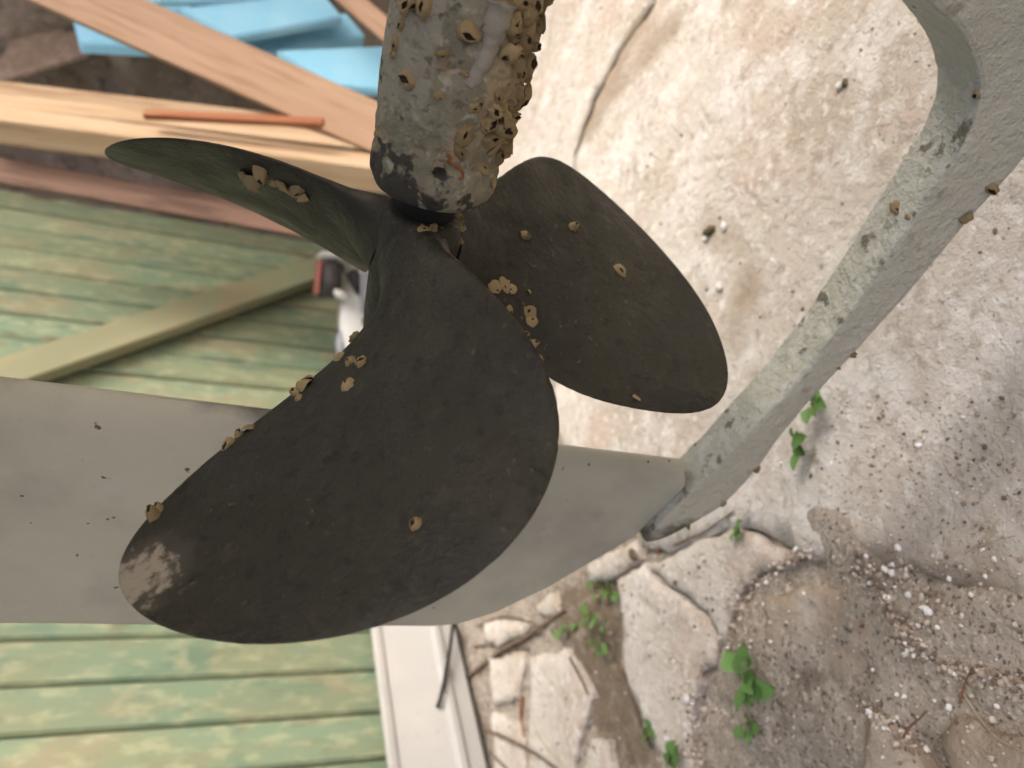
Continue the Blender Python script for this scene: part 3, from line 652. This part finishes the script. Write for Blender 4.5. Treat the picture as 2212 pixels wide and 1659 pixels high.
# bearing housing
NS, NT = 170, 150
sax = np.concatenate([[-0.0320] * 3, np.linspace(-0.0320, -0.34, NS)])
def hous_r(s): return 0.0262 + 0.0035 * np.clip((-s - 0.03) / 0.2, 0, 1)
V = []; tang = np.linspace(0, 2 * np.pi, NT, endpoint=False)
for i, s in enumerate(sax):
    r = hous_r(s)
    if i < 3: r = (0.0140, 0.0185, 0.0225)[i]
    dr = max(0.0, 1 - (-s - 0.0320) / 0.009); r = r - 0.0036 * dr ** 2
    V.append(HUB + AXS * s + r * (np.cos(tang)[:, None] * AU + np.sin(tang)[:, None] * AV))
V = np.array(V).reshape(-1, 3); F = grid_faces(len(sax), NT, True)
rad = V - HUB - ((V - HUB) @ AXS)[:, None] * AXS; rad /= np.linalg.norm(rad, axis=1, keepdims=True)
sl = (V - HUB) @ AXS
pz = np.stack([(V - CAM) @ RGT, (V - CAM) @ IDN], -1) / ((V - CAM) @ FWD)[:, None] * FPX + np.array([CX, CY])
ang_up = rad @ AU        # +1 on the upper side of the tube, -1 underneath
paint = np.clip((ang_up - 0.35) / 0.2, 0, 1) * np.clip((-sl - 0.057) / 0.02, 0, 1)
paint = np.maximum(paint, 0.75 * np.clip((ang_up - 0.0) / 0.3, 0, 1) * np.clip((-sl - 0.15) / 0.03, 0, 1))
blk = np.clip((ang_up + 0.15) / 0.7, 0, 1) * np.clip(1.0 - (-sl - 0.0320) / 0.036, 0, 1) * 1.05
tan = np.clip((-ang_up - 0.10) / 0.35, 0, 1) * np.clip((-sl - 0.050) / 0.02, 0, 1)
blk = np.maximum(blk, 0.55 * np.clip(1.2 - (-sl - 0.0320) / 0.012, 0, 1))
hole = np.exp(-(((pz[:, 0] - 950) / 13) ** 2 + ((pz[:, 1] - 376) / 11) ** 2) ** 2) * ((V - CAM) @ FWD < (HUB - CAM) @ FWD + 0.0)
blk = np.maximum(blk, 2.2 * hole)
rough = 1 - 0.85 * np.clip(paint, 0, 1)
disp = tan * 0.0032 * np.clip(fbm(V, 85, 3, 141) + 0.1, 0, 1) + rough * (0.0010 * fbm(V, 70, 4, 41) + 0.0007 * fbm(V, 260, 3, 47)) + 0.0008 * fbm(V, 25, 2, 55)
disp = disp - 0.003 * hole
disp = disp * np.clip((-sl - 0.031) / 0.004, 0.25, 1)
V = V + rad * disp[:, None]
housing = part('bearing_housing', V, F, M_HOUS, boat, HUB, attrs={'paint': paint, 'black': blk, 'tan': tan}); fix_normals(housing.data)
housing['label'] = 'stained grey shaft bearing housing crusted with barnacles'
add_surf('housing', V, F)

# rudder
zb_s = np.array([0.096, 0.1106, 0.1609, 0.2194, 0.2500, 0.2636, 0.2690]); zb_z = np.array([-0.281, -0.2875, -0.2739, -0.2314, -0.2010, -0.1791, -0.160]) + CAMZ
NRS, NRV = 90, 90
fs = np.r_[np.linspace(0, 1, 30) ** 2 * 0.12, np.linspace(0.12, 1, NRS - 29)[1:]]; S0 = 0.0965 + fs * (0.2690 - 0.0965)
zb = np.interp(S0, zb_s, zb_z); vv = np.r_[np.linspace(0, 1, 16) ** 2 * 0.03, np.linspace(0.03, 1, NRV - 15)[1:]]
ZT = CAMZ + 0.32
Zg = zb[:, None] + (ZT - zb[:, None]) * vv[None]
Sg = S0[:, None] - 0.05 * (Zg - CAMZ)
tprof = np.where(fs < 0.1, 0.018 * np.sqrt(np.clip(fs / 0.1, 0, 1) * (2 - np.clip(fs / 0.1, 0, 1))), 0.018 - 0.0125 * (fs - 0.1) / 0.9)
tprof[-1] = 0.0028; tprof[-2] = 0.0048
bt_round = np.sqrt(np.clip(1 - (1 - np.clip((Zg - zb[:, None]) / 0.004, 0, 1)) ** 2, 0.02, 1))
Tg = tprof[:, None] * bt_round / 2
A_ = bt(Sg, Zg, -Tg); B_ = bt(Sg, Zg, Tg); wob_ = 0.0005 * fbm(A_, 9, 3, 91)
A_ = A_ - NC * wob_[..., None]
V = np.concatenate([A_.reshape(-1, 3), B_.reshape(-1, 3)]); nb = NRS * NRV
F = grid_faces(NRS, NRV) + [tuple(i + nb for i in f[::-1]) for f in grid_faces(NRS, NRV)]
for i in range(NRS - 1):
    for j in (0, NRV - 1): F.append((i * NRV + j, (i + 1) * NRV + j, (i + 1) * NRV + j + nb, i * NRV + j + nb))
for j in range(NRV - 1):
    for i in (0, NRS - 1): F.append((i * NRV + j, i * NRV + j + 1, i * NRV + j + 1 + nb, i * NRV + j + nb))
ed = np.clip(1 - fs / 0.055, 0, 1)[:, None] * np.clip(0.3 + 1.1 * np.exp(-((Zg - CAMZ + 0.06) / 0.06) ** 2), 0, 1.3) ; ed = ed.ravel()
rudder = part('rudder', V, F, M_RUD, boat, BOAT0, attrs={'edge': np.r_[ed, ed]}); fix_normals(rudder.data)
rudder['label'] = 'smooth grey painted rudder blade behind the propeller'
add_surf('rudder', V, F)

# skeg: heel shoe under the propeller, sweeping up into the keel
HW = 0.0142
top_px = [(1455, 1095), (1500, 1060), (1570, 992), (1640, 915), (1700, 852), (1760, 780), (1820, 700), (1880, 615), (1940, 522), (2000, 430), (2050, 362), (2088, 300), (2108, 250), (2119, 200), (2110, 150), (2092, 102), (2062, 55), (2025, 20), (1990, -6)]
bot_px = [(2212, 348), (2130, 440), (2040, 545), (1950, 650), (1836, 776), (1740, 880), (1683, 948), (1640, 1012), (1600, 1058), (1556, 1101), (1481, 1143), (1420, 1172)]
tp = to_sz(top_px, -HW); bp = to_sz(bot_px, -HW)
up = np.array([(tp[-1][0] - 0.012, tp[-1][1] + 0.03), (tp[-1][0] - 0.025, tp[-1][1] + 0.08), (tp[-1][0] - 0.035, CAMZ + 0.0), (tp[-1][0] - 0.045, CAMZ + 0.26)])
fw = np.array([(-0.95, CAMZ + 0.26), (-0.95, bp[0][1] - 0.03), (-0.5, bp[0][1] - 0.02), (-0.25, bp[0][1] - 0.008)])
outl = np.concatenate([tp, up, fw, bp])
aft_end = np.array([(bp[-1][0] + 0.003, bp[-1][1] + 0.012)])
outl = np.concatenate([outl, aft_end])
def resample(P, step):
    out = []
    for i in range(len(P)):
        a, b = P[i], P[(i + 1) % len(P)]; n = max(1, int(np.linalg.norm(b - a) / step))
        for k in range(n): out.append(a + (b - a) * k / n)
    return np.array(out)
O1 = resample(outl, 0.004)
for _ in range(3): O1 = 0.5 * O1 + 0.25 * (np.roll(O1, 1, 0) + np.roll(O1, -1, 0))
tgn = np.roll(O1, -1, 0) - np.roll(O1, 1, 0); tgn /= np.linalg.norm(tgn, axis=1, keepdims=True); inn = np.c_[-tgn[:, 1], tgn[:, 0]]
if poly_sd(O1[:1] + inn[:1] * 0.003, O1)[0] < 0: inn = -inn
def half_w(s): return HW + 0.022 * np.clip((-s - 0.13) / 0.3, 0, 1)
rr = 0.0024; rings = []
for th in np.linspace(0, math.pi / 2, 5):
    rings.append((rr * (1 - math.sin(th)), -1, rr * (1 - math.cos(th))))         # (inset, side, from the face)

R_all = [(i_, lambda s, f=f_: -half_w(s) + f) for i_, _, f_ in rings]
for u_ in np.linspace(-0.6, 0.6, 5): R_all.append((0.0, lambda s, u=u_: u * (half_w(s) - rr)))
R_all += [(i_, lambda s, f=f_: half_w(s) - f) for i_, _, f_ in rings[::-1]]
V = []
for i_, fo in R_all:
    q = O1 + inn * i_; V.append(bt(q[:, 0], q[:, 1], fo(O1[:, 0])))
V = np.concatenate(V); nO = len(O1)
F = grid_faces(len(R_all), nO, True)
side2, sf = fill(O1 + inn * rr, 0.006, 0.2)
for sg in (-1, 1):
    base = len(V); V = np.concatenate([V, bt(side2[:, 0], side2[:, 1], sg * half_w(side2[:, 0]))]); F += [tuple(base + i for i in (f if sg < 0 else f[::-1])) for f in sf]
bm = bmesh.new(); bvv = [bm.verts.new(p) for p in V]
for f in F:
    try: bm.faces.new([bvv[i] for i in f])
    except ValueError: pass
bmesh.ops.remove_doubles(bm, verts=bm.verts, dist=1e-5); bmesh.ops.recalc_face_normals(bm, faces=bm.faces)
bm.verts.index_update(); V = np.array([v.co[:] for v in bm.verts]); F = [tuple(v.index for v in f.verts) for f in bm.faces]; NRM = np.array([v.normal[:] for v in bm.verts]); bm.free()
sS = V @ AFT - SH; oS = np.abs(V @ NC - CC)
crust = np.clip((NRM[:, 2] - 0.25) / 0.4, 0, 1) * (sS > -0.2)
crust = np.maximum(crust, ((oS < half_w(sS) - 0.001) & (NRM[:, 2] > -0.2)) * 0.9)
scuff = np.exp(-((sS - 0.165) / 0.022) ** 2) * 0.75 + 0.25 * np.exp(-((sS - 0.12) / 0.03) ** 2)
V = V + NRM * (crust * (0.0007 * fbm(V, 90, 4, 71) + 0.0005 * fbm(V, 300, 2, 73)) + 0.0004 * fbm(V, 30, 3, 75))[:, None]
skeg = part('skeg', V, F, M_SKEG, boat, BOAT0, attrs={'crust': crust, 'scuff': scuff})
skeg['label'] = 'grey painted skeg arm with a rough upper face'
add_surf('skeg', V, F)

# ------------------------------------------------------------------ barnacles
def barnacle_mesh(seed, h=0.85, mouth=0.45, n=14, smooth=True, rag=1.0):
    r = random.Random(seed); V = []; jig = [rag * r.uniform(-0.15, 0.15) + 0.06 * (1 if i % 2 else -1) for i in range(n)]
    top = [rag * r.uniform(-0.20, 0.22) for _ in range(n)]; ox, oy = r.uniform(-0.3, 0.3), r.uniform(-0.3, 0.3); asp = r.uniform(0.55, 0.9)
    for (rad_, z, wj, tj, mo) in ((1.08, -0.3, 1, 0, 0), (1.0, 0.08, 1, 0, 0), (0.93, 0.40 * h, 1.0, 0.15, 0.2), (0.80, 0.75 * h, 1.0, 0.5, 0.5), (mouth + 0.13, h, 0.9, 1, 0.85), (mouth, 0.97 * h, 0.6, 0.9, 1), (mouth * 0.86, 0.62 * h, 0.1, 0.3, 1), (0.03, 0.52 * h, 0, 0, 1)):
        for i in range(n):
            t = 2 * math.pi * i / n; j = 1 + jig[i] * wj
            dia = 1.0 + max(0, mo - 0.4) / 0.6 * (1.18 / (abs(math.cos(t)) + abs(math.sin(t))) - 1.0)
            V.append((math.cos(t) * rad_ * j * dia + ox * mo, math.sin(t) * rad_ * j * dia * (1 - (1 - asp) * mo) + oy * mo, z + top[i] * tj * h))
    F = grid_faces(8, n, True); mi = [0] * (5 * n) + [1] * (2 * n)
    return mesh('barnacle', V, F, [M_BARN, M_BDARK], midx=mi, smooth=smooth)
BM_ = [barnacle_mesh(i, h=0.55 + 0.16 * (i % 4), mouth=0.30 + 0.09 * (i % 4), smooth=i % 3 != 0, rag=0.6 + 0.35 * (i % 3)) for i in range(12)]
BFLAT = [barnacle_mesh(20 + i, h=0.32, mouth=0.20 + 0.04 * i) for i in range(3)]
PARENT = {'housing': housing, 'skeg': skeg, 'rudder': rudder, 'hub': prop, 'blade0': prop, 'blade1': prop, 'blade2': prop}
def barnacle(key, px, py, rpx, flat=False, lean=0.0, sq=1.0):
    r = ray((px, py)); r = r / np.linalg.norm(r); bv = SURF[key]
    h = bv.ray_cast(Vector(CAM), Vector(r))
    if h[0] is None:
        best = None
        for t in np.linspace(0.2, 0.6, 80):
            q = bv.find_nearest(Vector(CAM + r * t))
            if best is None or q[3] < best[3]: best = q
        h = best
    loc, nrm = np.array(h[0]), np.array(h[1])
    if nrm @ r > 0.15 and not lean: nrm = -nrm
    dist = np.linalg.norm(loc - CAM); R = rpx / FPX * dist
    z = nrm + 0.32 * nrng.normal(size=3); z /= np.linalg.norm(z)
    x = np.cross(z, nrng.normal(size=3)); x /= np.linalg.norm(x); y = np.cross(z, x)
    me = (BFLAT if flat else BM_)[nrng.integers(0, 3 if flat else 12)]
    par = PARENT[key]; o = bpy.data.objects.new('barnacle', me); COL.objects.link(o); o.parent = par
    sx, sy, sz = R * nrng.uniform(0.9, 1.3), R * nrng.uniform(0.75, 1.05) * sq, R * nrng.uniform(0.7, 1.2)
    o.matrix_basis = Matrix.Translation(Vector(loc - ORG[par.name])) @ frame_mat((0, 0, 0), x * sx, y * sy, z * sz)
def hc(cx, cy, cr, **k): barnacle('housing', 702 + .3255 * cx, .3255 * cy, cr * .3255 * 1.15, **k)
for a in [(540, 50, 45), (660, 45, 52), (600, 15, 40), (505, 160, 28), (470, 290, 38), (452, 355, 24), (955, 215, 66), (775, 360, 36), (555, 530, 50), (995, 720, 34), (1070, 830, 56), (1100, 925, 52), (925, 905, 60), (1195, 850, 68), (1180, 735, 52),
          (1330, 655, 62), (1290, 600, 45), (1340, 430, 58), (1395, 400, 40), (1235, 130, 50), (1350, 110, 56), (1450, 130, 52), (1500, 45, 56), (1440, 205, 44), (1300, 300, 52), (1380, 300, 40), (1240, 245, 36), (1180, 985, 50), (1145, 1045, 36), (1238, 785, 44),
          (1150, 650, 38), (1030, 680, 22), (1345, 500, 38), (1560, 20, 44), (1230, 700, 36), (1400, 40, 46), (1290, 30, 40), (1180, 50, 34), (1420, 260, 36), (1260, 380, 40), (1300, 480, 34), (1200, 560, 30)]: hc(*a)
for _k in range(22):
    _y = rnd.uniform(-20, 1000); _x = 1480 - 0.27 * _y + rnd.uniform(-200, 35); hc(_x, _y, rnd.uniform(26, 58), flat=rnd.random() < 0.3)
for a in [(900, 1010, 45), (1050, 1110, 40), (1120, 1200, 40), (1090, 980, 30), (600, 950, 18), (940, 480, 26), (760, 640, 30)]: hc(*a, flat=True)
for a in [(735, 769, 13), (757, 781, 14), (781, 782, 15), (752, 832, 13), (668, 824, 13), (660, 834, 15), (640, 848, 12), (644, 860, 11), (763, 724, 12), (540, 924, 13), (515, 936, 11), (492, 961, 14), (326, 1105, 15), (342, 1100, 13), (898, 1133, 12)]: barnacle('blade0', *a)
for a in [(1135, 508, 13), (1239, 490, 13), (1339, 585, 14), (1142, 631, 7), (1072, 622, 17), (1090, 616, 15), (1104, 625, 12), (1142, 675, 17), (1148, 692, 15), (1100, 668, 9), (1132, 722, 10), (1150, 744, 11), (1166, 775, 9), (1375, 858, 9)]: barnacle('blade2', *a, flat=a[2] > 8 and a[0] in (1072, 1090, 1104, 1142, 1148, 1375))
for a in [(520, 374, 13), (545, 378, 20), (562, 370, 20), (586, 394, 14), (603, 400, 16), (622, 408, 17), (642, 414, 19), (655, 424, 15)]: barnacle('blade1', *a, flat=a[0] in (520, 586, 603, 622))
for a in [(992, 470, 13), (915, 497, 14), (935, 494, 11), (1035, 494, 13), (1038, 520, 10), (1045, 452, 8), (840, 425, 12)]: barnacle('hub', *a, flat=a[0] in (915, 935, 1035, 1038))
for a in [(2140, 407, 13), (2086, 470, 13), (1960, 468, 6), (1842, 766, 7), (1816, 800, 5), (1638, 1015, 9), (1566, 1092, 8), (1488, 1138, 7), (2110, 205, 8)]: barnacle('skeg', *a)
barnacle('skeg', 1938, 449, 13, flat=True)

# worm tube and rusty squiggle on the housing
def on_surf(key, px, lift):
    out = []
    for p in px:
        r = ray(np.array(p, float)); r /= np.linalg.norm(r); h = SURF[key].ray_cast(Vector(CAM), Vector(r))
        if h[0] is not None: out.append(np.array(h[0]) - r * lift)
    return np.array(out)
tube('worm_tube', smooth_path(on_surf('housing', [(1082, 3), (1072, 40), (1060, 80), (1045, 120), (1028, 155), (1010, 185)], -0.0022), 26), np.linspace(0.0056, 0.0030, 26), M_TUBE, 11, housing, HUB, rag=0.14)
tube('worm', smooth_path(on_surf('housing', [(966, 333), (974, 339), (970, 350), (985, 359), (998, 370), (1000, 381), (993, 387)], 0.0004), 30), 0.00055, M_ORANGE, 6, housing, HUB)

# ------------------------------------------------------------------ weeds, twigs and small litter
def leaf_mesh(seed, lobes=1):
    r = random.Random(seed); V = []; n = 7
    for i in range(n + 1):
        t = i / n; wv = 0.42 * math.sin(math.pi * (t ** 0.75)) ** 0.8 * (1 + 0.12 * r.uniform(-1, 1)); zc = 0.16 * math.sin(t * 2.4) - 0.05 * t
        V += [(t, wv, zc + 0.10), (t, 0.0, zc), (t, -wv, zc + 0.10)]
    V = np.array(V); F = grid_faces(n + 1, 3)
    me = mesh('leaf', V, F, M_LEAF); return me
LEAVES = [leaf_mesh(i) for i in range(5)]
def weed(px, py, leaves, label, h=0.012, size=0.012, group='weeds in the ground'):
    size = size * 1.1; leaves = [(dx * f + rnd.uniform(-5, 5), dy * f + rnd.uniform(-5, 5), sz * g) for f, g in ((0.75, 1.0), (0.4, 0.75)) for dx, dy, sz in leaves]
    base = gpt(px, py); e = empty('weed', base); tag(e, label, 'weed', group)
    for i, (dx, dy, sz) in enumerate(leaves):
        tgt = at_z(np.array((px + dx, py + dy), float), base[2] + h * rnd.uniform(0.6, 1.2))
        tube('stem', smooth_path([base, (base + tgt) / 2 + UP * h * 0.3, tgt], 6), 0.0007, M_STEM, 5, e, base)
        d = tgt - base; ang = math.atan2(d[1], d[0]) + rnd.uniform(-1.6, 1.6)
        o = bpy.data.objects.new('leaf', LEAVES[rnd.randrange(5)]); COL.objects.link(o); o.parent = e
        s = size * sz
        o.matrix_basis = Matrix.Translation(Vector(tgt - base)) @ Matrix.Rotation(ang, 4, 'Z') @ Matrix.Rotation(rnd.uniform(-0.5, 0.25), 4, 'Y') @ Matrix.Rotation(rnd.uniform(-0.35, 0.35), 4, 'X') @ Matrix.Diagonal((s, s, s, 1))
weed(1612, 1462, [(-28, -18, 1.5), (-14, 18, 1.3), (8, -28, 1.4), (24, 8, 1.2), (30, 40, 1.5), (6, 40, 1.3), (-4, 4, 1.2)], 'largest bright green weed in the soil by the broken slab edge', 0.012, 0.0125)
weed(1618, 1562, [(-18, 4, 1.0), (12, -8, 1.0), (4, 16, 0.9)], 'small weed just below the largest weed', 0.008, 0.011)
weed(1312, 1272, [(-30, 4, 1.0), (10, -2, 1.2), (22, 22, 1.2), (-12, 24, 0.9), (-45, -20, 0.8)], 'leafy weed in the joint just under the rudder corner', 0.012, 0.013)
weed(1262, 1326, [(-4, 8, 1.1), (30, 18, 0.9), (66, 14, 1.3), (10, -16, 0.9)], 'straggling weed in the middle of the soil joint', 0.012, 0.013)
weed(1286, 1396, [(4, 12, 1.1), (34, 30, 1.0), (-20, 0, 0.8), (10, -20, 0.9)], 'dull green weed halfway down the soil joint', 0.01, 0.013)
weed(1202, 1376, [(-4, 0, 1.1), (16, -14, 0.9), (40, -28, 0.9)], 'small weed left of the soil joint beside a broken slab', 0.01, 0.012)
weed(1396, 1582, [(4, -14, 1.2), (-6, 14, 0.9), (10, 12, 0.8)], 'little weed on the lower left edge of the big slab', 0.01, 0.013)
weed(1448, 1640, [(0, -10, 1.2), (12, 10, 1.0), (-10, 8, 1.1)], 'weed clump at the bottom edge of the picture', 0.01, 0.013)
weed(1590, 1146, [(-4, -4, 0.9), (8, 4, 0.9), (0, 10, 0.8)], 'tiny round weed on concrete below the skeg', 0.006, 0.011)
weed(1762, 880, [(-6, -18, 1.1), (10, -22, 1.0), (-14, 4, 1.0)], 'pale green weed tuft touching the skeg underside', 0.012, 0.012)
weed(1722, 962, [(-10, 6, 1.3), (-4, -34, 1.0), (4, 20, 1.2)], 'dark green weed beside the skeg heel', 0.010, 0.012)

def twig(px, r, m, label, name='twig', lift=0.002, cat='twig'):
    P = np.array([gpt(*p) + UP * (lift * (1 + 0.6 * rnd.random())) for p in px]); n = 6 * len(px)
    P = smooth_path(P, n); r = r * 0.68
    o = tube(name, P, np.linspace(r, r * 0.55, n), m, 6, rag=0.15); tag(o, label, cat, 'twigs and straws on the ground'); return o
twig([(1016, 1462), (1085, 1408), (1140, 1378), (1180, 1350), (1225, 1318)], 0.0058, M_TWIG, 'long dark twig crossing the broken slabs by the sill', lift=0.004)
twig([(1040, 1352), (1082, 1334), (1130, 1336), (1170, 1352)], 0.0036, M_TWIG, 'curved dark twig just below the rudder edge', lift=0.004)
twig([(1026, 1396), (1060, 1394), (1120, 1402), (1150, 1400)], 0.0034, M_TWIG, 'short dark twig between the two upper twigs', lift=0.003)
twig([(1052, 1574), (1110, 1598), (1165, 1628), (1210, 1662)], 0.0050, M_TWIG, 'thick dark twig at the bottom beside the sill', lift=0.004)
twig([(1060, 1620), (1090, 1650), (1120, 1680)], 0.0036, M_TWIG, 'short twig at the bottom edge near the sill', lift=0.003)
twig([(1236, 1420), (1262, 1466), (1276, 1500)], 0.003, M_TWIG, 'dark twig on the right edge of the left slab', lift=0.003)
twig([(1345, 1440), (1362, 1490), (1388, 1560), (1412, 1618)], 0.003, M_TWIG, 'thin twig along the left edge of the big slab', lift=0.002)
twig([(1134, 1506), (1130, 1550), (1138, 1592)], 0.0045, M_RTWIG, 'brown bark strip standing in a slab crack', name='bark_strip', lift=0.003, cat='bark')
twig([(1160, 1580), (1190, 1620), (1230, 1664)], 0.0012, M_STRAW, 'pale straw at the bottom of the left slab', name='straw', cat='straw')
twig([(2082, 1488), (2120, 1548), (2160, 1592), (2216, 1622)], 0.0009, M_STRAW, 'long pale straw in the lower right corner', name='straw', cat='straw')
twig([(2090, 1196), (2130, 1164), (2165, 1120)], 0.0009, M_STRAW, 'pale straw lying on soil at the right', name='straw', cat='straw')
twig([(2120, 1180), (2160, 1166), (2200, 1158)], 0.0008, M_STRAW, 'short straw right of the pale straw', name='straw', cat='straw')
twig([(1962, 1594), (1975, 1570), (1996, 1552), (2010, 1536)], 0.0014, M_RTWIG, 'red brown twig above the broken slab at bottom right', lift=0.003)
twig([(2082, 1516), (2096, 1470), (2110, 1440)], 0.0012, M_RTWIG, 'red brown twig among the white grit', lift=0.003)
twig([(1728, 968), (1745, 975), (1770, 972)], 0.0008, M_STRAW, 'tiny straw beside the dark green weed', name='straw', cat='straw')
twig([(1430, 1192), (1480, 1170), (1530, 1146), (1590, 1104)], 0.0022, M_TWIG, 'straight thin twig lying under the end of the skeg', lift=0.002)

def stone(px, py, r, m, label, sc3=(1, 1, 0.7), name='stone'):
    c = gpt(px, py); bm = bmesh.new(); bmesh.ops.create_icosphere(bm, subdivisions=3, radius=1.0)
    V = np.array([v.co[:] for v in bm.verts]); F = [[v.index for v in f.verts] for f in bm.faces]; bm.free()
    r = r * 0.8
    V = V * (1 + 0.25 * fbm(V + rnd.random() * 50, 1.6, 3, 5))[:, None] * r * np.array(sc3)
    th = rnd.uniform(0, 3.1); Rz = np.array(Matrix.Rotation(th, 3, 'Z')); V = V @ Rz.T
    o = part(name, V + c + UP * r * 0.4, F, m, None, c); tag(o, label, 'stone', 'small stones on the concrete'); return o
stone(1536, 498, 0.0068, M_STONE_D, 'dark olive pebble on the concrete right of the lower blade', (1.5, 0.8, 0.9))
stone(1526, 517, 0.0042, M_STONE_W, 'white stone chip touching the dark olive pebble', (1.2, 0.8, 0.7))
stone(1566, 490, 0.0048, M_STONE_W, 'white stone chip right of the dark olive pebble', (1.4, 0.9, 0.7))
stone(1556, 620, 0.0055, M_STONE_W, 'round white stone between the lower blade and the skeg')
stone(1816, 186, 0.0045, M_STONE_W, 'white stone beside a dark spot near the top')
stone(1828, 180, 0.0040, M_STONE_D, 'dark spot of stone near the top', (1.2, 0.8, 0.8))
stone(1486, 1510, 0.0055, M_STONE_W, 'white stone on the right edge of the big slab')
stone(1372, 1198, 0.0080, M_STONE_D, 'dark clod beside the rudder corner', (1.2, 0.9, 0.5))
stone(1422, 1189, 0.0042, M_RED, 'small red plastic scrap on concrete below the skeg end', (1.3, 0.7, 0.5), 'plastic_scrap')
